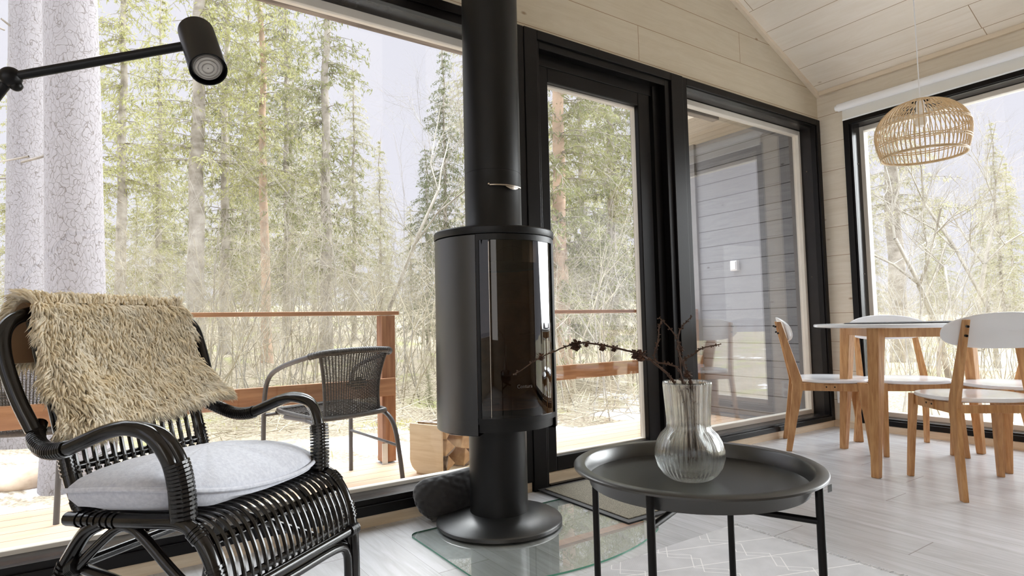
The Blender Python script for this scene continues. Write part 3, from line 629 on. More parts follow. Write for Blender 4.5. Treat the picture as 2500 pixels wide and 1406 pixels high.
# vase
ztr = .50
vb = onz(1686, 1169, ztr)
vs = empty('glass_vase', (vb[0], vb[1], ztr+.0006), label='clear ribbed glass vase with round belly on the tray table', cat='vase')
VS = .97
outp = [(.0005, 0), (.034, 0), (.040, .002), (.050, .010), (.0600, .024), (.0655, .042), (.0655, .055), (.061, .073), (.053, .087), (.0455, .094), (.0415, .099), (.0405, .106), (.0418, .13), (.0440, .16), (.0458, .183), (.0462, .188)]
inn = [(.0448, .188), (.0440, .183), (.0424, .16), (.0402, .13), (.0388, .106), (.0395, .099), (.0438, .092), (.0508, .085), (.0585, .072), (.063, .055), (.063, .042), (.0575, .025), (.048, .013), (.036, .008), (.0005, .007)]
b = MB(); prof = [(r*VS, z*VS) for r, z in outp+inn]; no = len(outp)
b.lathe(prof, seg=220, rmod=lambda i, a: (.0011 if 3 <= i < no-1 else 0)*math.cos(a*44)); b.build('ribbed_body', M_vase, vs, smooth=False).data.polygons.foreach_set('use_smooth', [True]*(220*(len(prof)-1)))
vd = float((np.array([vb[0], vb[1], ztr])-CAM) @ fwd)
# larch twigs
def twig(name, label, pix, dz, r0, r1, cones, spurs, seed):
    rn = random.Random(seed); P = catmull([at(x, y, vd+d) for (x, y), d in zip(pix, dz)], 9); n_ = len(P)
    root = empty(name, P[0], label=label, cat='twig', group='larch twigs in the vase'); o0 = P[0]
    b = MB(); b.tube([p-o0+np.array([rn.uniform(-1, 1), rn.uniform(-1, 1), rn.uniform(-1, 1)])*.0006 for p in P], list(np.linspace(r0, r1, n_)), 6)
    for i in range(2, n_, 1):
        for _ in range(spurs if rn.random() < .55 else 0):
            d = np.array([rn.uniform(-1, 1), rn.uniform(-1, 1), rn.uniform(-.4, 1.2)]); d /= np.linalg.norm(d); q = P[i]-o0
            rl_ = r0+(r1-r0)*i/n_; b.tube([q, q+d*(rl_+rn.uniform(.0012, .0035))], [.0012, .0009], 4); b.sphere(q+d*(rl_+.0025), rn.uniform(.0009, .0017), 5, 4)
    b.build('stem', M_twig, root, smooth=True)
    for t, rc in cones:
        i = int(t*(n_-1)); c = P[i]-o0+np.array([rn.uniform(-1, 1), rn.uniform(-1, 1), rn.uniform(-1, .4)])*.004
        b = MB()
        for k in range(26):
            a = k*2.4; zz = -1+2*(k+.5)/26; rr = math.sqrt(max(0, 1-zz*zz)); d = np.array([rr*math.cos(a), rr*math.sin(a), zz])
            e1 = np.cross(d, [0, 0, 1.]); e1 /= np.linalg.norm(e1)+1e-9; e2 = np.cross(d, e1); q1 = c+d*rc*.35; q2 = c+d*rc*rn.uniform(.9, 1.25)+e2*rc*.25
            b.add([q1+e1*rc*.30, q1-e1*rc*.30, q2-e1*rc*.36, q2+e1*rc*.36, q1+e2*rc*.10, q2+e2*rc*.12], [(0, 1, 2, 3), (0, 3, 5, 4), (1, 4, 5, 2), (3, 2, 5), (0, 4, 1)])
        b.sphere(c, rc*.6, 6, 4); b.build('cone', M_cone, root)
    return root
twig('larch_twig', 'long arching larch twig reaching left out of the vase, with brown cones', [(1690, 1120), (1668, 985), (1640, 925), (1600, 888), (1565, 866), (1500, 848), (1440, 838), (1405, 838), (1360, 855), (1310, 878), (1256, 914)], [0, 0, 0, .0, .0, -.01, -.02, -.02, -.03, -.03, -.04], .0030, .0010, [(.40, .011), (.43, .009), (.50, .006), (.55, .0075), (.62, .005), (.70, .010), (.73, .007), (.88, .007)], 2, 1)
twig('larch_twig', 'upright larch twig bending over left above the vase', [(1680, 1130), (1675, 980), (1655, 900), (1600, 880), (1607, 830), (1609, 800), (1616, 780)], [0, 0, .01, .02, .02, .02, .02], .0022, .0012, [], 2, 2)
twig('larch_twig', 'upright thin larch twig rising straight from the vase', [(1700, 1125), (1690, 980), (1665, 930), (1660, 860), (1655, 830), (1634, 800), (1610, 776)], [.01, .01, .02, .03, .03, .03, .03], .0024, .0010, [(.55, .005)], 2, 3)
twig('larch_twig', 'larch twig pointing up right from the vase, topmost tip', [(1705, 1100), (1695, 960), (1672, 900), (1655, 850), (1658, 812), (1672, 790), (1690, 772)], [-.01, -.01, 0, .01, .01, .01, .01], .0022, .0009, [(.22, .0075)], 2, 4)
twig('larch_twig', 'short side larch twig pointing right from the vase', [(1700, 1090), (1688, 950), (1670, 885), (1690, 868), (1715, 850), (1755, 841)], [0, 0, -.01, -.01, -.02, -.02], .0020, .0009, [(.30, .008)], 2, 5)

# ------------------------------------------------------------------ dining table
TC = np.array([3.656, 1.435]); TA = math.radians(38.5)
dt = empty('dining_table', (TC[0], TC[1], 0), TA, 'round white-topped dining table with tapered brown wooden legs', 'table')
b = MB(); b.lathe([(.001, .738), (.520, .738), (.533, .742), (.535, .748), (.533, .755), (.528, .757), (.001, .757)], seg=96); b.build('tabletop', M_white, dt, smooth=True)
def taper(b, p0, p1, s0, s1, rot=0):
    v = []
    for p, (sx, sy) in ((p0, s0), (p1, s1)):
        for a, c in ((-1, -1), (1, -1), (1, 1), (-1, 1)):
            dx, dy = a*sx/2, c*sy/2; v.append((p[0]+dx*math.cos(rot)-dy*math.sin(rot), p[1]+dx*math.sin(rot)+dy*math.cos(rot), p[2]))
    return b.add(v, [(0, 3, 2, 1), (4, 5, 6, 7), (0, 1, 5, 4), (1, 2, 6, 5), (2, 3, 7, 6), (3, 0, 4, 7)])
h_ = .35
for i, (sx, sy) in enumerate(((1, 1), (-1, 1), (-1, -1), (1, -1))):
    b = MB(); taper(b, (sx*h_, sy*h_, 0), (sx*(h_-.045), sy*(h_-.045), .737), (.036, .036), (.062, .062), math.radians(45)); b.build('leg', M_oak, dt, bevel=.004)
k_ = h_-.05
for i in range(4):
    a = i*math.pi/2; b = MB(); b.box((-k_, k_-.008, .690), (k_, k_+.012, .737)); b.v = [(x*math.cos(a)-y*math.sin(a), x*math.sin(a)+y*math.cos(a), z) for x, y, z in b.v]; b.build('apron', M_oak, dt, bevel=.002)
pm = empty('table_runner', (TC[0]-.04, TC[1]+.03, .7575), math.radians(8), 'dark thin mat lying on the round white tabletop', 'mat')
b = MB(); b.lathe([(.001, 0), (.33, 0), (.335, .002), (.33, .0045), (.001, .0045)], seg=64); b.build('mat_cloth', mat('charcoal_felt', rgb(60, 58, 60), .9), pm, smooth=True)

# ------------------------------------------------------------------ dining chairs
def make_chair(name, label, kind='real'):
    t = empty(name, (0, 0, 0), 0, label, 'chair', 'white and wood chairs around the dining table')
    FW, RW = .205, .205
    def board(b, pts, wid, y0, y1, th, leanw=0):
        """a flat bent board in the x-z plane; pts (x,z), wid width per point, y from y0 (bottom) to y1 (top)"""
        n_ = len(pts); ys = np.interp([z for x, z in pts], [pts[0][1], pts[-1][1]], [y0, y1]); v = []
        for i, (x, z) in enumerate(pts):
            a = np.array(pts[max(0, i-1)]); c = np.array(pts[min(n_-1, i+1)]); d = (c-a)/np.linalg.norm(c-a); nx, nz = d[1], -d[0]
            if i in (0, n_-1): nx, nz = (1, 0)
            for s in (-1, 1):
                for q in (-1, 1): v.append((x+s*nx*wid[i]/2, ys[i]+q*th/2, z+s*nz*wid[i]/2))
        f = [(0, 1, 3, 2), (4*n_-4, 4*n_-2, 4*n_-1, 4*n_-3)]
        for i in range(n_-1):
            o_, p_ = 4*i, 4*i+4; f += [(o_, o_+2, p_+2, p_), (o_+1, p_+1, p_+3, o_+3), (o_, p_, p_+1, o_+1), (o_+2, o_+3, p_+3, p_+2)]
        return b.add(v, f)
    for s in (-1, 1):
        b = MB(); board(b, [(0, 0), (.035, .20), (.066, .385), (.060, .43), (.020, .60), (-.024, .775)], [.032, .042, .060, .058, .040, .026], s*RW, s*.165, .022); lg = b.build('leg', M_oak, t, bevel=.003)
        b = MB(); board(b, [(.438, 0), (.425, .20), (.405, .412)], [.028, .038, .056], s*FW, s*.185, .024); b.build('leg', M_oak, t, bevel=.003)
        b = MB(); b.box((.07, s*.182-.010, .360), (.40, s*.182+.010, .405)); b.build('side_rail', M_oak, t, bevel=.002)
    b = MB(); b.box((.205, -.20, .362), (.275, -.19, .405)); b.box((.205, .19, .362), (.275, .20, .405)); b.box((.205, -.20, .395), (.275, .20, .408)); br = b.build('seat_bracket', M_oak, t, bevel=.002)
    for s in (-1, 1):
        for x in (.218, .262): b = MB(); b.tube([(x, s*.1995, .385), (x, s*.2018, .385)], .0045, 10); b.build('bolt', M_black, br)
    b = MB(); b.box((.385, -.18, .365), (.41, .18, .405)); b.box((.05, -.18, .365), (.07, .18, .400)); b.build('cross_rail', M_oak, t, bevel=.002)
    # seat: softly squared disc, slightly dished
    b = MB(); S = 72; cx = .262; rings = [(1, .412), (1.0, .420), (.985, .4255), (.93, .427), (.6, .424), (.3, .422), (.001, .421)]; v = [(cx+x_, y_, .410) for x_, y_ in []]
    v = []; 
    def so(a, r): c_, s_ = math.cos(a), math.sin(a); e_ = 2/2.5; return (cx+.205*r*math.copysign(abs(c_)**e_, c_), .218*r*math.copysign(abs(s_)**e_, s_))
    rr_l = [(.001, .408), (.97, .408)]+rings
    for r, z in rr_l:
        for k in range(S): x, y = so(2*math.pi*k/S, r); v.append((x, y, z))
    b.add(v, [(i*S+k, i*S+(k+1) % S, (i+1)*S+(k+1) % S, (i+1)*S+k) for i in range(len(rr_l)-1) for k in range(S)]); b.build('seat', M_white, t, smooth=True)
    # backrest: curved stadium plate in front of the posts
    b = MB(); S = 56; v = []; zc, hw, hh = .720, .235, .078
    def bp(a, r, off):
        c_, s_ = math.cos(a), math.sin(a); e_ = 2/2.7
        y = hw*r*math.copysign(abs(c_)**e_, c_); z = zc+hh*r*math.copysign(abs(s_)**e_, s_)*(1-.10*(y/hw)**2)+.006*math.cos(y/hw*2.2)
        x = -.020+.9*y*y*1.05-(z-zc)*.24+off; return (x, y, z)
    lay = [(.001, .0), (.5, .0), (.97, .0), (1.0, .004), (1.0, .009), (.97, .013), (.5, .013), (.001, .013)]
    for r, off in lay:
        for k in range(S): v.append(bp(2*math.pi*k/S, r, off+.004))
    b.add(v, [(i*S+k, (i+1)*S+k, (i+1)*S+(k+1) % S, i*S+(k+1) % S) for i in range(len(lay)-1) for k in range(S)]); b.build('backrest', M_white, t, smooth=True)
    for s in (-1, 1):
        for z, x in ((.705, -.056), (.745, -.069)): b = MB(); b.tube([(x+.021, s*.172, z), (x+.0325, s*.172, z+.001)], .0055, 10); b.build('back_screw', M_black, t)
    return t
ch = make_chair('dining_chair', 'white and wood dining chair seen side-on beside the narrow window')
def seat_at(o, near, az, side):          # near: world foot of the rear leg nearest the camera; side: which side that leg is on (+1 left)
    az = math.radians(az); L = (-math.sin(az), math.cos(az)); o.location = (near[0]-side*.205*L[0], near[1]-side*.205*L[1], 0); o.rotation_euler = (0, 0, az)
seat_at(ch, (3.405, 2.095), -56, -1)
c2 = copy_tree(ch); c2['label'] = 'dining chair on the corner side of the table, only its back edge above the tabletop'; seat_at(c2, (3.975, 1.985), -134, -1)
c3 = copy_tree(ch); c3['label'] = 'dining chair nearest the camera, its white oval back towards us'; seat_at(c3, (3.038, 1.081), 48.2, 1)
c4 = copy_tree(ch); c4['label'] = 'dining chair at the right edge, seat half hidden behind the nearest chair'; seat_at(c4, (4.085, .865), 142.3, 1)

# ------------------------------------------------------------------ pendant lamp
pd = at(2246, 246, 3.25)
pl = empty('pendant_lamp', pd, label='open dome lampshade of pale rattan strands hanging over the dining table', cat='pendant lamp')
K = 3.25/F_
prof = [(8, 3), (30, -3), (58, -14), (80, -32), (94, -54), (99, -78), (97, -100), (92, -122), (87, -136)]
pc = catmull([(r*K, z*K, 0) for r, z in prof], 5); pc = [(p[0], p[1]) for p in pc]
b = MB()
for i in range(60):
    a = 2*math.pi*i/60; rn = random.Random(i); w = rn.uniform(-.012, .012)
    b.tube([(r*math.cos(a+w*math.sin(j*.3)), r*math.sin(a+w*math.sin(j*.3)), z) for j, (r, z) in enumerate(pc[3 if i % 2 else 8:])], .0030, 5)
b.build('vertical_strands', M_rat, pl, smooth=True)
b = MB()
def rp(zpx):
    z = zpx*K; zs = [p[1] for p in pc][::-1]; return np.interp(z, zs, [p[0] for p in pc][::-1])
for zp, rd in ((-2, .004), (-16, .003), (-62, .003), (-66, .003), (-104, .003), (-109, .003), (-134, .0045), (-137, .0045)):
    r = rp(zp); b.tube([((r+.002)*math.cos(a), (r+.002)*math.sin(a), zp*K) for a in np.linspace(0, 2*math.pi, 72, endpoint=False)], rd, 5, closed=True)
b.build('rings', M_rat, pl, smooth=True)
b = MB(); b.tube([(0, 0, 0), (0, 0, zceil(pd[0])-pd[2]-.002)], .0028, 8); b.build('cord', M_white, pl)
b = MB(); b.lathe([(.001, .008), (.012, .008), (.020, -.01), (.022, -.065), (.001, -.065)], seg=24); b.build('socket', M_white, pl, smooth=True)
b = MB(); b.lathe([(.012, -.065), (.018, -.08), (.028, -.105), (.030, -.12), (.022, -.14), (.001, -.147)], seg=24); b.build('bulb', mat('opal_bulb', rgb(236, 232, 226), .3), pl, smooth=True)

# ------------------------------------------------------------------ reading lamp
J = at(26, 188, 1.12); E1 = at(446, 113, 1.16); ft = at(-330, 900, 1.15)
fl = empty('floor_lamp', (ft[0], ft[1], 0), label='black jointed floor lamp with cylinder head reaching in from the left', cat='floor lamp')
def rel(p): return np.array(p, float)-np.array([ft[0], ft[1], 0])
b = MB(); b.lathe([(.001, 0), (.125, 0), (.13, .005), (.13, .016), (.125, .02), (.001, .02)], seg=48); b.build('base', M_lampb, fl, smooth=True)
P1 = np.array([ft[0], ft[1], .95])
b = MB(); b.tube([rel((ft[0], ft[1], .018)), rel(P1)], .011, 16); b.tube([rel(P1), rel(J)], .0095, 16); b.sphere(rel(P1), .019, 16, 10); b.build('pole', M_lampb, fl, smooth=True)
b = MB(); b.sphere(rel(J), .0185, 20, 14); b.sphere(rel(J)+np.array([.008, .002, -.014]), .011, 12, 8); b.build('joint', M_lampb, fl, smooth=True)
b = MB(); b.tube([rel(J), rel(E1)], .0085, 16); b.tube([rel(E1), rel(at(455, 118, 1.16))], .006, 12); b.build('arm', M_lampb, fl, smooth=True)
T1, T2 = at(479, 78, 1.17), at(509, 170, 1.10)
ax = (T2-T1)/np.linalg.norm(T2-T1); Lh = float(np.linalg.norm(T2-T1))
hd = MB(); rh = .0325
hd.lathe([(.001, 0), (rh-.003, 0), (rh, .002), (rh, Lh), (rh-.002, Lh), (rh-.002, Lh-.012), (.001, Lh-.012)], seg=48)
q = Vector((0, 0, 1)).rotation_difference(Vector(ax)).to_matrix().to_4x4(); Tm = Matrix.Translation(Vector(rel(T1))) @ q
hd.move(0, Tm); head = hd.build('lamp_head', M_lampb, fl, smooth=True)
b = MB(); b.lathe([(.001, Lh-.004), (.012, Lh-.0035), (.024, Lh-.006), (.0265, Lh-.0105)], seg=36); b.move(0, Tm); b.build('bulb_lens', mat('frosted_reflector_bulb', rgb(206, 202, 196), .25, .3), head, smooth=True)
b = MB()
for r in (.010, .0165, .0225): b.tube([Tm @ Vector((r*math.cos(a), r*math.sin(a), Lh-.0025-(r-.01)*.12)) for a in np.linspace(0, 2*math.pi, 28, endpoint=False)], .0010, 5, closed=True)
b.build('bulb_ridges', mat('bulb_grey_ring', rgb(150, 146, 142), .3, .3), head, smooth=True)

# ------------------------------------------------------------------ rattan armchair (x forward, y to its left, z up)
AC = np.array([.205, 1.781]); AZ = math.radians(-53.1)
ac = empty('rattan_armchair', (AC[0], AC[1], 0), AZ, 'black lacquered rattan armchair with curved arms in front of the window', 'armchair')
def rings_on(b, pts, r, i0, i1, step=2):
    for i in range(i0, i1, step):
        p = np.array(pts[i]); t = np.array(pts[min(i+1, len(pts)-1)])-np.array(pts[max(i-1, 0)]); t /= np.linalg.norm(t)
        b.tube([p-t*.0028, p+t*.0028], r, 12)
ARM = lambda s, w=0, du=0: [(-.245+du, s*(.235+w), .585), (-.205, s*(.268+w), .556), (-.15, s*(.282+w), .537), (-.09, s*(.284+w), .541), (-.03, s*(.281+w), .562), (.035, s*(.277+w), .585), (.090, s*(.272+w), .593), (.145+du, s*(.264+w), .578), (.180+du, s*(.252+w), .53), (.192+du, s*(.243+w), .47), (.196+du, s*(.238+w), .395)]
for s in (-1, 1):
    b = MB(); P = catmull(ARM(s), 8); b.tube(P, .0165, 14)
    P2 = catmull(ARM(s, -.016, .014)[5:], 8); b.tube(P2, .0135, 12)
    arm = b.build('armrest', M_rattan, ac, smooth=True)
    b = MB(); rings_on(b, P, .0195, 4, 26, 1); b.build('cane_binding', M_wrap, arm)
    b = MB(); rings_on(b, [tuple(np.array(p)+np.array([.008, -s*.008, 0])) for p in P], .0265, 66, 80, 1); b.build('cane_binding', M_wrap, arm)
# back frame: stiles, looping outer pole and top rail
loop = [(-.225, -.262, .575), (-.262, -.278, .66), (-.298, -.284, .75), (-.318, -.270, .815), (-.332, -.215, .850), (-.34, -.10, .868), (-.34, .0, .872), (-.34, .10, .868), (-.332, .215, .850), (-.318, .270, .815), (-.298, .284, .75), (-.262, .278, .66), (-.225, .262, .575)]
b = MB(); P = catmull(loop, 8); b.tube(P, .0165, 14); bf = b.build('back_frame', M_rattan, ac, smooth=True)
prof_b = [(-.135, .36), (-.165, .40), (-.195, .46), (-.222, .545), (-.262, .65), (-.305, .745), (-.335, .83)]
for s in (-1, 1):
    b = MB(); P = catmull([(u, s*.198, z) for u, z in prof_b], 8); b.tube(P, .0155, 12); rings_on(b, P, .0185, 16, 22, 1); rings_on(b, P, .0175, 6, 9, 1); b.build('back_stile', M_rattan, ac, smooth=True)
b = MB(); b.tube([(-.200, -.20, .474), (-.212, 0, .474), (-.200, .20, .474)], .011, 10, sm=8); b.build('back_crossbar', M_rattan, ac, smooth=True); b = MB(); b.tube([(-.268, -.20, .68), (-.280, 0, .68), (-.268, .20, .68)], .010, 10, sm=8); b.build('back_crossbar', M_rattan, ac, smooth=True)
NB = 15
for i in range(NB):
    w = -.178+.356*i/(NB-1)
    b = MB(); P = catmull([(u+.008-.010*(1-(w/.2)**2), w*(1+.10*(z-.4)), z) for u, z in prof_b], 6); b.tube(P, .0062, 8); rings_on(b, P, .0086, 12, 14, 1); b.build('back_slat', M_rattan, ac, smooth=True)
# seat slats: over the seat and down the front
prof_s = [(-.15, .372), (-.05, .380), (.08, .388), (.17, .392), (.225, .388), (.262, .365), (.288, .325), (.303, .285), (.309, .245)]
NS = 20
for i in range(NS):
    w = -.212+.424*i/(NS-1)
    b = MB(); P = catmull([(u, w, z) for u, z in prof_s], 5); b.tube(P, .0054, 8); b.build('seat_slat', M_rattan, ac, smooth=True)
for s in (-1, 1):
    b = MB(); P = catmull([(-.14, s*.236, .372), (0, s*.238, .380), (.12, s*.238, .388), (.20, s*.238, .392), (.245, s*.238, .374), (.280, s*.236, .33), (.303, s*.233, .27), (.314, s*.230, .20), (.318, s*.228, .10), (.318, s*.227, 0)], 7); b.tube(P, .0160, 14)
    rings_on(b, P, .0192, 27, 31, 1); rings_on(b, P, .0192, 38, 43, 1); rings_on(b, P, .0185, 2, 9, 1); b.build('leg', M_rattan, ac, smooth=True)
    b = MB(); P = catmull([(-.02, s*.238, .378), (-.075, s*.238, .350), (-.115, s*.238, .305), (-.15, s*.238, .25), (-.19, s*.238, .14), (-.225, s*.238, 0)], 7); b.tube(P, .0165, 14); rings_on(b, P, .020, 19, 23, 1); b.build('leg', M_rattan, ac, smooth=True)
    b = MB(); P = catmull([(-.125, s*.232, .255), (-.05, s*.236, .315), (.015, s*.238, .362), (.055, s*.238, .370), (.10, s*.238, .350), (.17, s*.236, .295), (.24, s*.233, .245), (.30, s*.230, .20)], 6); b.tube(P, .0110, 10)
    b.tube([(-.13, s*.222, .262), (.31, s*.218, .190)], .0125, 10); b.build('side_brace', M_rattan, ac, smooth=True)
b = MB(); b.tube([(-.145, -.238, .258), (-.145, .238, .258)], .0125, 12); b.build('rear_stretcher', M_rattan, ac, smooth=True); b = MB(); b.tube([(-.135, -.238, .370), (-.135, .238, .370)], .013, 12); b.build('rear_stretcher', M_rattan, ac, smooth=True)
b = MB(); b.tube([(.316, -.235, .240), (.316, .235, .240)], .0130, 12)
b.tube([(.303, -.224, .262), (.303, .224, .262)], .008, 8); b.tube([(.262, -.232, .350), (.262, .232, .350)], .009, 8); b.tube([(.10, -.232, .374), (.10, .232, .374)], .011, 8)
b.build('front_rail', M_rattan, ac, smooth=True)
b = MB(); b.tube([(.318, -.200, 0), (.318, -.200, .14), (.318, -.190, .190), (.318, -.150, .212), (.318, 0, .214), (.318, .150, .212), (.318, .190, .190), (.318, .200, .14), (.318, .200, 0)], .0115, 12, sm=7); b.build('front_hoop', M_rattan, ac, smooth=True)
for s in (-1, 1):
    b = MB()
    for k in range(7): b.tube([(.316, s*(.205+k*.005), .240), (.316, s*(.205+k*.005)+.003, .240)], .0175, 12)
    b.build('joint_binding', M_wrap, ac); b = MB()
    for k in range(6): b.tube([(-.128+k*.004, s*(.232), .262+k*.002), (-.125+k*.004, s*(.232), .262+k*.002)], .023, 10)
    b.build('joint_binding', M_wrap, ac)

# cushion
sc_ = empty('seat_cushion', (AC[0], AC[1], 0), AZ, 'pale grey piped seat cushion on the rattan armchair', 'cushion')
def cushion():
    S = 96; v = []; f = []
    def edge(a):
        c_, s_ = math.cos(a), math.sin(a); e_ = 2/3.0
        x = .028+.196*math.copysign(abs(c_)**e_, c_); y = .292*math.copysign(abs(s_)**e_, s_)-.006
        return x, y
    def zb(x, y): return .430+.018*(x/.2)-.034*max(0, (abs(x-.02)/.2))**2*.35+.016*(y/.28)*0+.010*math.cos(y*9)*0-.030*(1-(y/.29)**2)*(1 if x > 0 else .6)*abs(x)/.2*.9+.0
    L_ = [(-1, .0), (-1, .35), (-1, .6), (-1, .8), (-1, .93), (-1, .99), (0, 1.0), (1, .99), (1, .93), (1, .8), (1, .6), (1, .35), (1, .0)]
    for sgn, r in L_:
        for k in range(S):
            a = 2*math.pi*k/S; ex, ey = edge(a); x = .028+(ex-.028)*max(r, .001); y = ey*max(r, .001)
            h = ((1-r**2.4)**.55 if sgn > 0 else (1-r**5)**.42) if r < 1 else 0
            z = (zb(ex, ey)+.012-.022*(ey/.3))*(r**2)+(.446-.008*(y/.3))*(1-r**2)
            wr = .0022*math.sin(ex*90+ey*40)*r**3-.006*math.exp(-((x-.05-.25*y)/.012)**2)*(.4+.6*abs(math.sin(y*14)))*(1-r**4)*(abs(y) < .2)-.005*math.exp(-((y-.12+.5*x)/.010)**2)*(1-r**6)+.0012*math.sin(k*1.9)*r
            z += (.056 if sgn > 0 else -.066)*h*(1 if sgn else 0)+wr*(sgn > 0)
            if sgn < 0: z = max(z, .404 if abs(y) < .235 else .404-.034*min(1, (abs(y)-.235)/.02))
            v.append((x, y, z))
    n_ = len(L_)
    for i in range(n_-1):
        for k in range(S): f.append((i*S+k, i*S+(k+1) % S, (i+1)*S+(k+1) % S, (i+1)*S+k))
    rim = v[6*S:7*S]; return v, f, rim
v, f, rim = cushion(); b = MB(); b.add(v, f); b.build('cushion_cover', M_cush, sc_, smooth=True)
b = MB(); b.tube([(x*1.0+(x-.028)*.03, y*1.018, z) for x, y, z in rim], .0056, 8, closed=True); b.build('piping', M_cush, sc_, smooth=True)

# sheepskin draped over the back
sh = empty('sheepskin', (AC[0], AC[1], 0), AZ, 'cream sheepskin rug draped over the back of the rattan armchair', 'sheepskin')
path = catmull([(-.398, .725, 0), (-.404, .775, 0), (-.392, .83, 0), (-.372, .868, 0), (-.338, .889, 0), (-.300, .868, 0), (-.272, .80, 0), (-.250, .72, 0), (-.224, .645, 0), (-.200, .572, 0)], 6)
pu = np.array([p[0] for p in path]); pz = np.array([p[1] for p in path]); sl = np.r_[0, np.cumsum(np.hypot(np.diff(pu), np.diff(pz)))]; sl /= sl[-1]
def skin(a, s):                          # a 0..1 across (near side -> far side), s 0..1 along the path
    u = np.interp(s, sl, pu); z = np.interp(s, sl, pz)
    front = max(0, (s-.5)/.5)
    wl = -.222-.012*math.sin(min(1, front*1.2)*math.pi)+.004*front
    wr = .205+.005*front+(.085*max(0, (front-.50)/.50)**1.2 if s > .5 else 0)
    w = wl+(wr-wl)*a
    u += .020*front*math.sin(a*3.1)+.050*front*math.exp(-((a-.13)/.11)**2)          # the rolled left lobe stands proud
    if s > .5: z += -.034*front**3*math.exp(-((a-.12)/.11)**2)+.008*front**2*math.sin(a*9)+.020*front**3*a
    return np.array([u, w, z])
NA, NSS = 30, 48; v = []; f = []
for off in (0, -.010):
    for i in range(NSS+1):
        for j in range(NA+1):
            p = skin(j/NA, i/NSS); q = skin(j/NA, min(1, i/NSS+.01))-skin(j/NA, max(0, i/NSS-.01)); q2 = skin(min(1, j/NA+.01), i/NSS)-skin(max(0, j/NA-.01), i/NSS)
            n_ = np.cross(q, q2); n_ /= np.linalg.norm(n_)+1e-9; n_ = -n_ if n_ @ np.array([p[0]+.33, 0, p[2]-.72]) < 0 else n_
            v.append(p+n_*off)
M1 = (NSS+1)*(NA+1)
for o_ in (0, M1):
    for i in range(NSS):
        for j in range(NA): a = o_+i*(NA+1)+j; f.append((a, a+1, a+NA+2, a+NA+1))
nf = len(f)//2; b = MB(); b.add(v[:M1], f[:nf]); b.build('wool_base', M_wool, sh, smooth=True)
b = MB(); b.add(v[M1:], [tuple(i-M1 for i in q_) for q_ in f[nf:]]); b.build('hide', M_hide, sh, smooth=True)
rg_ = np.random.RandomState(4); NF = 26000
V = []; Fc = []
base_i = 0
cl = [(rg_.rand(), rg_.rand(), rg_.uniform(-1, 1), rg_.uniform(-1, 1)) for _ in range(420)]
ca = np.array(cl)
for k in range(NF):
    a, s = rg_.rand(), rg_.rand()
    if k % 7 == 0: a = rg_.choice([rg_.rand()*.03, 1-rg_.rand()*.03])
    if k % 9 == 0: s = 1-rg_.rand()*.03
    p = skin(a, s); q = skin(a, min(1, s+.01))-skin(a, max(0, s-.01)); q2 = skin(min(1, a+.01), s)-skin(max(0, a-.01), s)
    n_ = np.cross(q, q2); n_ /= np.linalg.norm(n_)+1e-9
    if n_ @ np.array([p[0]+.33, 0, p[2]-.72]) < 0: n_ = -n_
    d = q/np.linalg.norm(q)*(1 if s > .42 else -1); sd = q2/np.linalg.norm(q2)
    ci = np.argmin((ca[:, 0]-a)**2*1.4+(ca[:, 1]-s)**2*3); cw = ca[ci, 2]; cn = ca[ci, 3]
    eg = (1 if a > .97 else -1 if a < .03 else 0)
    Ln = rg_.uniform(.022, .040); w_ = rg_.uniform(.0013, .0024)
    g0 = n_*(.34+.22*cn)+d*(.75)+sd*(.5*cw+eg*.6)+rg_.normal(0, .16, 3); g1 = n_*.02+d*1.0+sd*(.25*cw+eg*.4)+rg_.normal(0, .30, 3)+np.array([0, 0, -.35])
    # aim the lock towards its cluster so the fleece clumps
    P0 = p+n_*rg_.uniform(.001, .010); P1 = P0+g0*Ln*.5; P2 = P1+g1*Ln*.42
    side = np.cross(g0, n_+rg_.normal(0, .5, 3)); side /= np.linalg.norm(side)+1e-9; s2 = np.cross(side, g0); s2 /= np.linalg.norm(s2)+1e-9
    for P_, ww in ((P0, w_*1.6), (P1, w_*1.3)):
        V += [P_+side*ww, P_-side*ww*.5+s2*ww, P_-side*ww*.5-s2*ww]
    V.append(P2)
    b_ = 7*k
    for t in range(3): Fc += [(b_+t, b_+(t+1) % 3, b_+3+(t+1) % 3), (b_+t, b_+3+(t+1) % 3, b_+3+t), (b_+3+t, b_+3+(t+1) % 3, b_+6)]
o = link('wool_pile', np.array(V), np.array(Fc), M_wool, sh, False); o['kind'] = 'stuff'

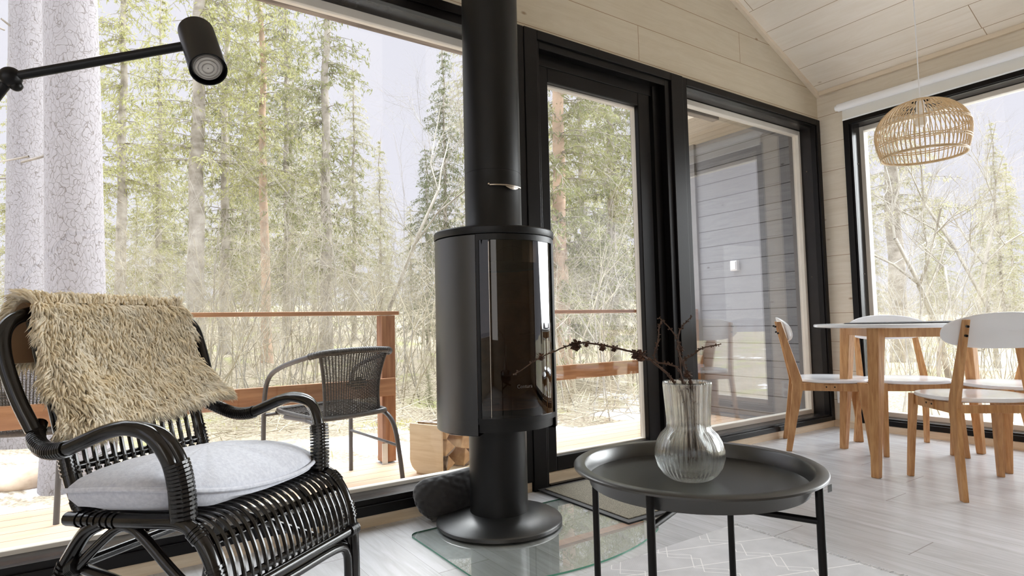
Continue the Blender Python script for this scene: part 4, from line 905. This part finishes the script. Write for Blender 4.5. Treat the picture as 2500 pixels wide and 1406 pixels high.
# ------------------------------------------------------------------ patio chairs (x forward, y left)
def make_patio(label):
    t = empty('patio_chair', (0, 0, 0), 0, label, 'chair', 'grey woven patio chairs on the terrace')
    # arm hoop: front foot - arm - round the back - arm - front foot
    H = [(.235, -.275, 0), (.235, -.275, .30), (.228, -.272, .50), (.19, -.268, .60), (.08, -.268, .655), (-.10, -.26, .70), (-.215, -.215, .728), (-.255, -.11, .738), (-.262, 0, .740), (-.255, .11, .738), (-.215, .215, .728), (-.10, .26, .70), (.08, .268, .655), (.19, .268, .60), (.228, .272, .50), (.235, .275, .30), (.235, .275, 0)]
    b = MB(); P = catmull(H, 8); b.tube(P, .0125, 12); hp_ = b.build('arm_frame', M_pcf, t, smooth=True)
    b = MB(); b.tube(P[44:85], .0165, 12)
    for i in range(45, 85): rings_on(b, P, .0178, i, i+1)
    b.build('wrapped_top', M_wick, t, smooth=True)
    for s in (-1, 1):
        b = MB(); b.tube([(.10, s*.225, .395), (-.10, s*.222, .392), (-.185, s*.225, .37), (-.235, s*.232, .30), (-.265, s*.240, .15), (-.285, s*.246, 0)], .0125, 12, sm=7); b.build('rear_leg', M_pcf, t, smooth=True)
    b = MB(); b.tube([(-.17, -.222, .395), (-.17, .222, .395)], .011, 10); b.tube([(.228, -.272, .40), (.228, .272, .40)], .009, 10); b.tube([(.232, -.272, .24), (-.25, -.236, .21)], .008, 8); b.tube([(.232, .272, .24), (-.25, .236, .21)], .008, 8); b.build('stretcher', M_pcf, t, smooth=True)
    # seat
    b = MB(); rim = [(.215, -.20, .42), (.235, -.14, .42), (.24, 0, .42), (.235, .14, .42), (.215, .20, .42), (.10, .222, .415), (-.14, .215, .405), (-.20, .17, .402), (-.205, 0, .40), (-.20, -.17, .402), (-.14, -.215, .405), (.10, -.222, .415)]
    b.tube(rim, .0135, 10, closed=True, sm=5)
    for i in range(26):
        x = -.185+.41*i/25; ws = [-.212+.424*j/22 for j in range(23)]; b.tube([(x, y, .411-.010*(1-(y/.22)**2)+(.0032 if (i+j) % 2 else -.0032)) for j, y in enumerate(ws)], .0044, 4)
    for j in range(23):
        y = -.20+.40*j/22; b.tube([(-.19, y, .401+.0), (.0, y, .404-.01*(1-(y/.22)**2)), (.22, y, .416)], .0032, 4)
    b.build('woven_seat', M_wick, t)
    # back panel: a woven sheet curved round the back
    b = MB(); NBx, NBz = 27, 46
    def bpnt(q, z, off=0):
        top = (z-.40)/.335; hw = .165+.040*top-.018*math.sin(top*math.pi); y = q*hw*1.0; x = -.205-.052*top*1.0-.006+.060*(q*q)*(.5+.5*top)+.015*math.sin(top*3.1)
        return (x+off, y, z)
    for j in range(NBz):
        z = .40+.332*j/(NBz-1); b.tube([bpnt(-1+2*i/(NBx-1), z, (.0034 if (i+j) % 2 else -.0034)) for i in range(NBx)], .0029, 4)
    for i in range(NBx):
        q = -1+2*i/(NBx-1); b.tube([bpnt(q, .395+.34*k/8) for k in range(9)], .0030, 4)
    for q in (-1.02, 1.02): b.tube([bpnt(q, .39+.345*k/10) for k in range(11)], .0090, 8)
    rr2 = random.Random(5)
    for j in range(-2, 3):
        for i in range(-5, 6):
            if abs(i)/5.5+abs(j)/3 < 1: b.sphere(bpnt(i*.072, .565+j*.013, -.004), .0085, 6, 4, sc=(.6, 1.25, .8))
    b.build('woven_back', M_wick, t)
    return t
pc1 = make_patio('grey woven patio chair on the deck, seen whole from behind by the railing post')
def foot_at(o, foot, az, loc):
    a = math.radians(az); F_d = np.array([math.cos(a), math.sin(a)]); L_d = np.array([-math.sin(a), math.cos(a)])
    p = np.array(foot)-F_d*loc[0]-L_d*loc[1]; o.location = (p[0], p[1], ZD); o.rotation_euler = (0, 0, a)
foot_at(pc1, (1.345, 3.075), 106, (-.285, -.246))
pc2 = copy_tree(pc1); pc2['label'] = 'grey woven patio chair at the left edge, mostly behind the armchair'
foot_at(pc2, onz(137, 1280, ZD)[:2], 68, (-.285, -.246))

# firewood rack
RK = onz(1083, 1166, ZD)
rk = empty('firewood_box', (RK[0], RK[1], ZD), math.radians(24), 'pale plywood firewood box on the deck beside the stove column', 'firewood box')
b = MB()
pl_ = [(-.36, .0), (-.36, .0)]
prof_w = arcpts(-.28, .08, .08, 180, 270, 8)
# side cheek facing left/front: rounded lower corner
b.prism([(0, .01), (0, .29), (.24, .29), (.24, .08)]+[(.16+.08*math.cos(math.radians(a)), .09+.08*math.sin(math.radians(a))) for a in (-15, -35, -55, -75, -90)], -.012, .0, axis=0)
ck = b.build('side_cheek', M_ply, rk, bevel=.002)
b = MB(); b.prism([(0, .01), (0, .29), (.24, .29), (.24, .08)]+[(.16+.08*math.cos(math.radians(a)), .09+.08*math.sin(math.radians(a))) for a in (-15, -35, -55, -75, -90)], .50, .512, axis=0); b.build('side_cheek', M_ply, rk, bevel=.002)
b = MB(); b.box((0, .0, .0), (.50, .20, .012)); b.build('bottom_board', M_ply, rk, bevel=.001)
b = MB(); b.box((0, .222, .06), (.50, .234, .28)); b.build('back_board', M_ply, rk, bevel=.001)
lr = random.Random(11)
spots = []
for row in range(3):
    for k in range(3 if row < 3 else 3): spots.append((.085+k*.165+lr.uniform(-.02, .02), .015+row*.092))
RKm = Matrix.Translation(Vector((RK[0], RK[1], ZD))) @ Matrix.Rotation(math.radians(24), 4, 'Z')
for i, (x, z) in enumerate(spots):
    k_n = lr.choice((3, 3, 4)); r = lr.uniform(.050, .062); a_ = lr.uniform(0, 6.28); L_ = .19
    ang = [a_+2*math.pi*j/k_n+lr.uniform(-.2, .2) for j in range(k_n)]
    poly = [(r*math.cos(a), r*math.sin(a)) for a in ang]
    # one curved bark edge
    b = MB(); p2 = poly; mnz = min(p[1] for p in p2)
    wp = RKm @ Vector((x, .02, z))
    rt = empty('firewood_log', wp, math.radians(24)+lr.uniform(-.05, .05), 'split birch firewood log stacked in the plywood box on the deck', 'log', 'split logs in the firewood box')
    b.prism([(p[0], p[1]-mnz) for p in p2], 0, L_, axis=1); b.build('split_wood', M_log, rt, bevel=.004)
    j = 0; m0, m1 = p2[j], p2[(j+1) % k_n]; n_ = 6; ar = []
    for t in np.linspace(0, 1, n_):
        bx, bz = m0[0]+(m1[0]-m0[0])*t, m0[1]+(m1[1]-m0[1])*t; d_ = math.hypot(bx, bz)+1e-6; bl = .010*math.sin(math.pi*t)+.002; ar.append((bx+bx/d_*bl, bz+bz/d_*bl-mnz))
    b = MB(); b.prism(ar+[(m1[0], m1[1]-mnz), (m0[0], m0[1]-mnz)] if False else ar+[(m1[0]*.97, m1[1]*.97-mnz), (m0[0]*.97, m0[1]*.97-mnz)], 0, L_-.002, axis=1); b.build('bark', M_bark, rt)

# ------------------------------------------------------------------ forest ground
def gz(x, y):
    d = max(0, y-3.8); z = -.30-.02*d+.10*math.sin(x*.7+y*.4)*min(1, d/3)+.06*math.sin(x*1.9-y*1.3)*min(1, d/2)
    if x > 4.8: z = -.30-.03*(x-4.8)+.08*math.sin(x*.8+y)
    if y > 9: z += .10*(y-9)*.7
    if x > 14: z += .10*(x-14)*.5
    return z
def grid_ground():
    xs = np.r_[np.arange(-30, -6, 1.5), np.arange(-6, 12, .35), np.arange(12, 50, 1.5)]; ys = np.r_[np.arange(-20, 3, 1.2), np.arange(3.0, 14, .35), np.arange(14, 60, 1.8)]
    nx, ny = len(xs), len(ys); rn = np.random.RandomState(1)
    V = [(x, y, gz(x, y)-(0.35 if y < 3.7 and x < 4.7 else 0)+rn.uniform(-.02, .02)) for y in ys for x in xs]
    F = [(j*nx+i, j*nx+i+1, (j+1)*nx+i+1, (j+1)*nx+i) for j in range(ny-1) for i in range(nx-1)]
    return V, F
v, f = grid_ground(); o = link('ground', v, f, M_ground, None, True); o['kind'] = 'structure'

def prisms(segs, sides=3):
    """segs: list of (p0,p1,r0,r1) -> vertex/face arrays, one thin prism per segment"""
    A = np.array([s[0] for s in segs], float); B = np.array([s[1] for s in segs], float); r0 = np.array([s[2] for s in segs])[:, None]; r1 = np.array([s[3] for s in segs])[:, None]
    T = B-A; T /= np.linalg.norm(T, axis=1, keepdims=True)+1e-9
    up = np.where(np.abs(T[:, 2:3]) > .9, np.array([[1., 0, 0]]), np.array([[0., 0, 1]])); U = np.cross(T, up); U /= np.linalg.norm(U, axis=1, keepdims=True); Wv = np.cross(T, U)
    n = len(segs); V = np.zeros((n, 2*sides, 3)); F = []
    for k in range(sides):
        a = 2*math.pi*k/sides; d = U*math.cos(a)+Wv*math.sin(a); V[:, k] = A+d*r0; V[:, sides+k] = B+d*r1
    base = (np.arange(n)*2*sides)[:, None]
    fs = np.array([(k, (k+1) % sides, sides+(k+1) % sides, sides+k) for k in range(sides)])
    return V.reshape(-1, 3), (base[:, :, None]+fs[None]).reshape(-1, 4)
def blades(C, D, L, Wd, rn):
    """needle sprays: thin lozenges with centre C, direction D"""
    n = len(C); C = np.array(C); D = np.array(D); D /= np.linalg.norm(D, axis=1, keepdims=True)+1e-9
    R_ = rn.normal(size=(n, 3)); S_ = np.cross(D, R_); S_ /= np.linalg.norm(S_, axis=1, keepdims=True)+1e-9
    L = np.array(L)[:, None]; Wd = np.array(Wd)[:, None]
    V = np.stack([C-D*L/2, C+S_*Wd/2, C+D*L/2, C-S_*Wd/2], 1).reshape(-1, 3); F = (np.arange(n)*4)[:, None]+np.array([[0, 1, 2, 3]])
    return V, F
def trunk_mesh(H, r0, r1, lean=(0, 0), seed=0, sides=12, wob=.1):
    rn = random.Random(seed); pts = []; n = 14
    for i in range(n+1):
        t = i/n; pts.append((lean[0]*t*H+rn.uniform(-wob, wob)*t, lean[1]*t*H+rn.uniform(-wob, wob)*t, H*t))
    b = MB(); b.tube(catmull(pts, 3), [r0+(r1-r0)*t+.25*r0*max(0, 1-t*14) for t in np.linspace(0, 1, 3*n+1)], sides); return b, pts
def spruce(seed, H=15, R=2.3, z0=.12, dens=1.0, droop=.35, needle=.15):
    rn = np.random.RandomState(seed); segs = []; C = []; D = []; L = []; Wd = []
    z = H*z0
    while z < H*.985:
        t = z/H; nb = 4+rn.randint(3)
        for _ in range(nb):
            a = rn.rand()*2*math.pi; bl = R*(1-t)**.75*rn.uniform(.55, 1.1)*(1 if t > .25 else .55+t*1.8)+.15; rad = np.array([math.cos(a), math.sin(a), 0]); tan = np.array([-math.sin(a), math.cos(a), 0])
            prev = np.array([0, 0, z]); m = 5; up0 = rn.uniform(-.1, .25)
            for k in range(1, m+1):
                q = k/m; p = np.array([0, 0, z])+rad*bl*q+np.array([0, 0, up0*bl*q-droop*bl*q*q])+tan*rn.uniform(-.06, .06)*bl
                segs.append((prev, p, .022*(1-q*.7)*(1-t*.5), .018*(1-q*.8)*(1-t*.5)))
                for _ in range(int(max(1, bl*3.0*dens))):
                    s_ = rn.rand(); c0 = prev+(p-prev)*s_; ln = rn.uniform(.12, .42)*min(1, bl); dr = tan*rn.choice([-1, 1])*rn.uniform(.2, 1)+rad*rn.uniform(0, .5)+np.array([0, 0, -rn.uniform(.2, 1.0)])
                    dr /= np.linalg.norm(dr); segs.append((c0, c0+dr*ln, .005, .003))
                    if t > .10 or rn.rand() < .5:
                        for _ in range(4):
                            u_ = rn.rand(); C.append(c0+dr*ln*u_+rn.normal(0, .03, 3)); dd = dr*.6+rn.normal(0, .6, 3)+np.array([0, 0, -.3]); D.append(dd); L.append(rn.uniform(.6, 1.2)*needle); Wd.append(rn.uniform(.16, .3)*needle)
                prev = p
        z += rn.uniform(.22, .42)/dens**.3
    return prisms(segs), blades(C, D, L, Wd, rn)
def bare(seed, H=4.0, stems=5, spread=.9, r0=.02, depth=4, lean=.5):
    rn = np.random.RandomState(seed); segs = []
    def grow(p, d, L, r, k):
        m = 3
        for i in range(m):
            d2 = d+rn.normal(0, .16, 3); d2 /= np.linalg.norm(d2); q = p+d2*L/m; segs.append((p, q, r, r*.82)); p, d, r = q, d2, r*.82
            if k > 0 and (i > 0 or k < depth):
                for _ in range(rn.randint(1, 3)):
                    a = rn.normal(0, 1, 3); nd = d*1.0+a*.55; nd[2] = nd[2]*.8+.15; nd /= np.linalg.norm(nd); grow(p, nd, L*rn.uniform(.5, .75), r*.62, k-1)
    for _ in range(stems):
        a = rn.rand()*2*math.pi; d = np.array([math.cos(a)*lean*rn.rand(), math.sin(a)*lean*rn.rand(), 1.0]); p = np.array([rn.uniform(-spread, spread)*.5, rn.uniform(-spread, spread)*.5, 0]); grow(p, d/np.linalg.norm(d), H*rn.uniform(.45, .65), r0*rn.uniform(.6, 1.2), depth)
    return prisms(segs)

# templates (each a thing of its own; more trees copy its mesh data)
def mk_me(name, VF, m): 
    o = link(name, VF[0], VF[1], m); me = o.data; bpy.data.objects.remove(o); return me
SP = []
for i in range(4):
    a_, c_ = spruce(20+i, H=15, R=(2.4, 2.0, 2.9, 2.2)[i], z0=(.10, .16, .08, .30)[i], dens=(1.0, .8, 1.1, .8)[i], droop=(.35, .30, .45, .25)[i]); SP.append((a_, c_))
SPB = [mk_me('branches', s[0], M_tr_g) for s in SP]
SPN = [[mk_me('needles', s[1], M_leaf[j]) for j in range(4)] for s in SP]
TRK = {}
for i, (nm, m_) in enumerate((('grey', M_tr_g), ('red', M_tr_r))):
    b, _ = trunk_mesh(15, .15, .02, (0, 0), 3+i); o = b.build('trunk', m_, None, smooth=True); TRK[nm] = o.data; bpy.data.objects.remove(o)
def put(name, me, par, sc=1.0, rz=0):
    o = bpy.data.objects.new(name, me); col.objects.link(o); o.parent = par; return o
def tree(px, d, kind, leaf, trunk, label, sc=1.0, seed=0, name='spruce_tree', group=None, lean=0.0, thick=1.0, nd=True):
    p = at(px, 760, d); g = gz(p[0], p[1])
    t = empty(name, (p[0], p[1], g-.03), random.Random(seed*7+int(px)).uniform(0, 6.28), label, 'tree', group); t.scale = (sc, sc, sc*random.Random(seed+int(px)).uniform(.92, 1.1)); t.rotation_euler[1] = lean
    k = put('trunk', TRK[trunk], t); k.scale = (thick, thick, 1); put('branches', SPB[kind], t)
    if nd: put('needles', SPN[kind][leaf], t)
    return t
T = tree
T(292, 15, 3, 2, 'grey', 'slim olive spruce just right of the nearest big pine trunk', .95, 1)
T(478, 13.5, 3, 2, 'grey', 'tall tree with a pale bare trunk straight below the lamp head', 1.05, 2, thick=1.3)
T(548, 17, 1, 0, 'grey', 'spruce between the pale trunk and the reddish trunk', 1.0, 3)
T(652, 15, 3, 2, 'red', 'pine with a thin reddish leaning trunk left of the tall dark spruce', .95, 4, name='pine_tree', thick=.9, lean=.03)
T(797, 14.5, 1, 0, 'grey', 'tall dark spruce with a straight trunk in the middle of the big window', .92, 5, thick=1.1)
T(700, 21, 0, 0, 'grey', 'bushy olive spruce behind the reddish pine trunk', .95, 6)
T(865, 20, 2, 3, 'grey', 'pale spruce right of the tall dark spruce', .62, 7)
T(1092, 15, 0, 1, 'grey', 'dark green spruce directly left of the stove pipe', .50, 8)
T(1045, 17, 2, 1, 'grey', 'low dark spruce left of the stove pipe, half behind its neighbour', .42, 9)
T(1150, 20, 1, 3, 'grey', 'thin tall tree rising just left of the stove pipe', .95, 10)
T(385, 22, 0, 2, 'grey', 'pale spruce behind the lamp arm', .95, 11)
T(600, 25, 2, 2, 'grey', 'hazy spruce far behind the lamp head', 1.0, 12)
T(180, 20, 2, 2, 'grey', 'spruce mostly hidden behind the two big pine trunks', .9, 13)
T(20, 16, 1, 2, 'grey', 'small spruce at the left edge of the window', .55, 14)
T(930, 25, 0, 3, 'grey', 'short far spruce under the open patch of sky', .55, 15)
T(1372, 10.5, 2, 0, 'red', 'drooping spruce with a reddish trunk in the upper half of the glass door', .85, 16, thick=1.2)
T(1500, 13, 2, 0, 'grey', 'broad spruce filling the right half of the glass door', .80, 17)
T(1430, 19, 0, 2, 'grey', 'pale far spruce behind the drooping one in the glass door', .9, 18)
T(1620, 16, 2, 0, 'grey', 'spruce behind the frame between door and narrow window', .8, 19)
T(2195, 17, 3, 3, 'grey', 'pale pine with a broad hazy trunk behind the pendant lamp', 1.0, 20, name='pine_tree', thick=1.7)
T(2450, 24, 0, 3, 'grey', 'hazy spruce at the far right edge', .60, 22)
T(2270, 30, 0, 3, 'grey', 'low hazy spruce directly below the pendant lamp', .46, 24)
T(1080, 8.3, 2, 1, 'grey', 'small juniper-like bush on the bare ground left of the stove', .055, 27, name='juniper_bush', thick=.3)
T(1045, 8.6, 0, 0, 'grey', 'browner small conifer bush beside the green one left of the stove', .05, 28, name='juniper_bush', thick=.3)

# the two near pines: plated bark, no crown in view
def near_pine(pxb, pxt, d, rad, label, seed):
    p = at(pxb, 720, d); g = gz(p[0], p[1]); q = at(pxt, 0, d); Hh = 14.0
    dx, dy = (q[0]-p[0])/(q[2]-p[2]), (q[1]-p[1])/(q[2]-p[2])
    t = empty('pine_tree', (p[0], p[1], g-.05), 0, label, 'tree')
    b, pts = trunk_mesh(Hh, rad*1.08, rad*.55, (dx, 0), seed, 40, .02); b.build('trunk', M_pbark, t, smooth=True)
    rn = np.random.RandomState(seed); segs = []
    for z in np.linspace(2.6, 13.5, 9):
        a = rn.rand()*6.28; c = np.array([dx*z, 0, z]); L_ = rn.uniform(.25, .8); e_ = c+np.array([math.cos(a), math.sin(a), rn.uniform(-.2, .4)])*L_; segs.append((c, (c+e_)/2+rn.normal(0, .05, 3), .013, .009)); segs.append(((c+e_)/2, e_, .009, .004))
    Vv, Ff = prisms(segs, 5); link('dead_branches', Vv, Ff, M_tr_g, t, True)
    V2, F2 = blades([np.array([dx*13, 0, 12.6])+rn.normal(0, 1, 3)*np.array([1.6, 1.6, .9]) for _ in range(5000)], rn.normal(size=(5000, 3)), [.22]*5000, [.04]*5000, rn); link('crown', V2, F2, M_leaf[2], t)
near_pine(203, 190, 4.55, .185, 'nearest big pine trunk with plated pale bark, behind the armchair', 1)
near_pine(72, 70, 5.7, .155, 'second big pine trunk at the left edge, left of the nearest one', 2)

fr2 = random.Random(5)
for k in range(20):
    px = (150+1000*((k*.618) % 1)) if k < 13 else (1280+330*((k*.618) % 1)) if k < 16 else (2080+450*((k*.618) % 1))
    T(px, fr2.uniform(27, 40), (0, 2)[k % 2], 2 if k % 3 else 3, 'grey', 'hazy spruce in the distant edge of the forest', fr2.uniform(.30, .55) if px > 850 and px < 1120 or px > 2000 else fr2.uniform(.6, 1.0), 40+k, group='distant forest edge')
# grey bare tree right of the spruces, and one big bare tree behind the right window
BT = [mk_me('branches', bare(60+i, H=7.5, stems=1, r0=.075, depth=5, lean=.1), M_gbr) for i in range(2)]
for px, d, i, sc, lab in ((925, 12.5, 0, 1.05, 'bare grey deciduous tree below the open patch of sky'), (2370, 12, 1, .95, 'bare grey deciduous tree with spreading branches in the right window'), (2290, 9, 0, .55, 'small bare tree right behind the dining table'), (1185, 17, 1, 1.1, 'bare tree behind the stove pipe'), (2135, 15, 1, .95, 'bare tree at the left side of the right window, left of the hazy pine'), (2445, 14, 0, 1.1, 'bare tree at the far right edge of the right window'), (2330, 19, 1, 1.3, 'tall bare tree far behind, right of the pendant lamp'), (2235, 20, 0, 1.0, 'bare tree far behind, under the pendant lamp')):
    p = at(px, 760, d); t = empty('bare_tree', (p[0], p[1], gz(p[0], p[1])), px*.7, lab, 'tree'); t.scale = (sc, sc, sc); put('branches', BT[i], t)
# undergrowth thicket
SH = [mk_me('twigs', bare(40+i, H=(3.2, 2.4, 3.8, 1.8, 3.0)[i], stems=(7, 9, 5, 12, 7)[i], spread=(1.6, 2.2, 1.4, 2.4, 2.0)[i], r0=(.013, .010, .016, .007, .012)[i], depth=3, lean=(.5, .7, .35, .9, .3)[i]), (M_straw, M_straw, M_gbr, M_straw, M_gbr)[i]) for i in range(5)]
sr = random.Random(21)
def shrub(px, d, i, sc, label, group):
    p = at(px, 780, d); o = bpy.data.objects.new('bare_shrub', SH[i]); col.objects.link(o); o.location = (p[0], p[1], gz(p[0], p[1])-.02); o.rotation_euler = (0, 0, sr.uniform(0, 6.28)); o.scale = (sc, sc, sc*sr.uniform(.8, 1.2)); tag(o, label, 'shrub', group)
for k in range(56):
    shrub(250+880*((k*.618) % 1), sr.uniform(8.6, 15), k % 5, sr.uniform(.75, 1.15), 'bare pale shrub in the tangled thicket behind the left terrace railing', 'shrub thicket behind the left railing')
for k in range(20):
    shrub(1300+300*((k*.618) % 1), sr.uniform(7.2, 12), k % 5, sr.uniform(.6, 1.0), 'bare pale shrub in the thicket seen through the glass door', 'shrub thicket behind the glass door')
for k in range(26):
    shrub(2080+480*((k*.618) % 1), sr.uniform(7.6, 15), k % 5, sr.uniform(.6, 1.0), 'bare pale shrub in the thicket outside the right window', 'shrub thicket outside the right window')
for k in range(8):
    shrub(-60+300*((k*.618) % 1), sr.uniform(8, 14), k % 5, sr.uniform(.7, 1.0), 'bare pale shrub behind the two big pine trunks', 'shrubs behind the big pine trunks')
# low grass and fallen brush
rn = np.random.RandomState(9); C = []; D = []
for px, d, n, s_ in ((560, 4.6, 900, .10), (610, 4.8, 500, .12), (20, 7.5, 900, .3), (1000, 7.4, 500, .2), (320, 8, 700, .5)):
    p = at(px, 900, d)
    for _ in range(n): x, y = p[0]+rn.normal()*s_*1.6, p[1]+rn.normal()*s_; C.append((x, y, gz(x, y)+.03)); D.append((rn.normal()*.4, rn.normal()*.4, 1))
V_, F_a = blades(C, D, [.12]*len(C), [.008]*len(C), rn); o = link('grass_tufts', V_, F_a, M_grass, None); tag(o, 'thin green and straw grass growing on the thawing ground', 'grass', kind='stuff')
segs = []
for _ in range(1500):
    p = at(rn.uniform(120, 1700), 900, rn.uniform(6.2, 11)); a = rn.rand()*6.28; L_ = rn.uniform(.2, .9); z = gz(p[0], p[1])+rn.uniform(.02, .22); q = np.array([p[0], p[1], z]); segs.append((q, q+np.array([math.cos(a)*L_, math.sin(a)*L_, rn.uniform(-.05, .25)]), .006, .003))
V_, F_a = prisms(segs); o = link('fallen_brush', V_, F_a, M_straw, None); tag(o, 'dry fallen twigs littering the ground in front of the thicket', 'brushwood', kind='stuff')
rn2 = random.Random(2)
b = MB(); p = onz(45, 1215, -.42); S_ = 20
b.sphere((0, 0, 0), .26, 20, 12, sc=(1.25, .8, .42)); b.v = [(x*(1+.12*math.sin(5*y+3*z)), y*(1+.10*math.cos(7*x)), z) for x, y, z in b.v]
o = b.build('boulder', mat('pale_granite', rgb(214, 196, 176), .9, c2=rgb(176, 152, 130), vscale=6, bump=.4), None, smooth=True); o.location = (p[0], p[1], gz(p[0], p[1])+.03); tag(o, 'rounded pale stone on the ground beyond the deck at the left edge', 'stone')
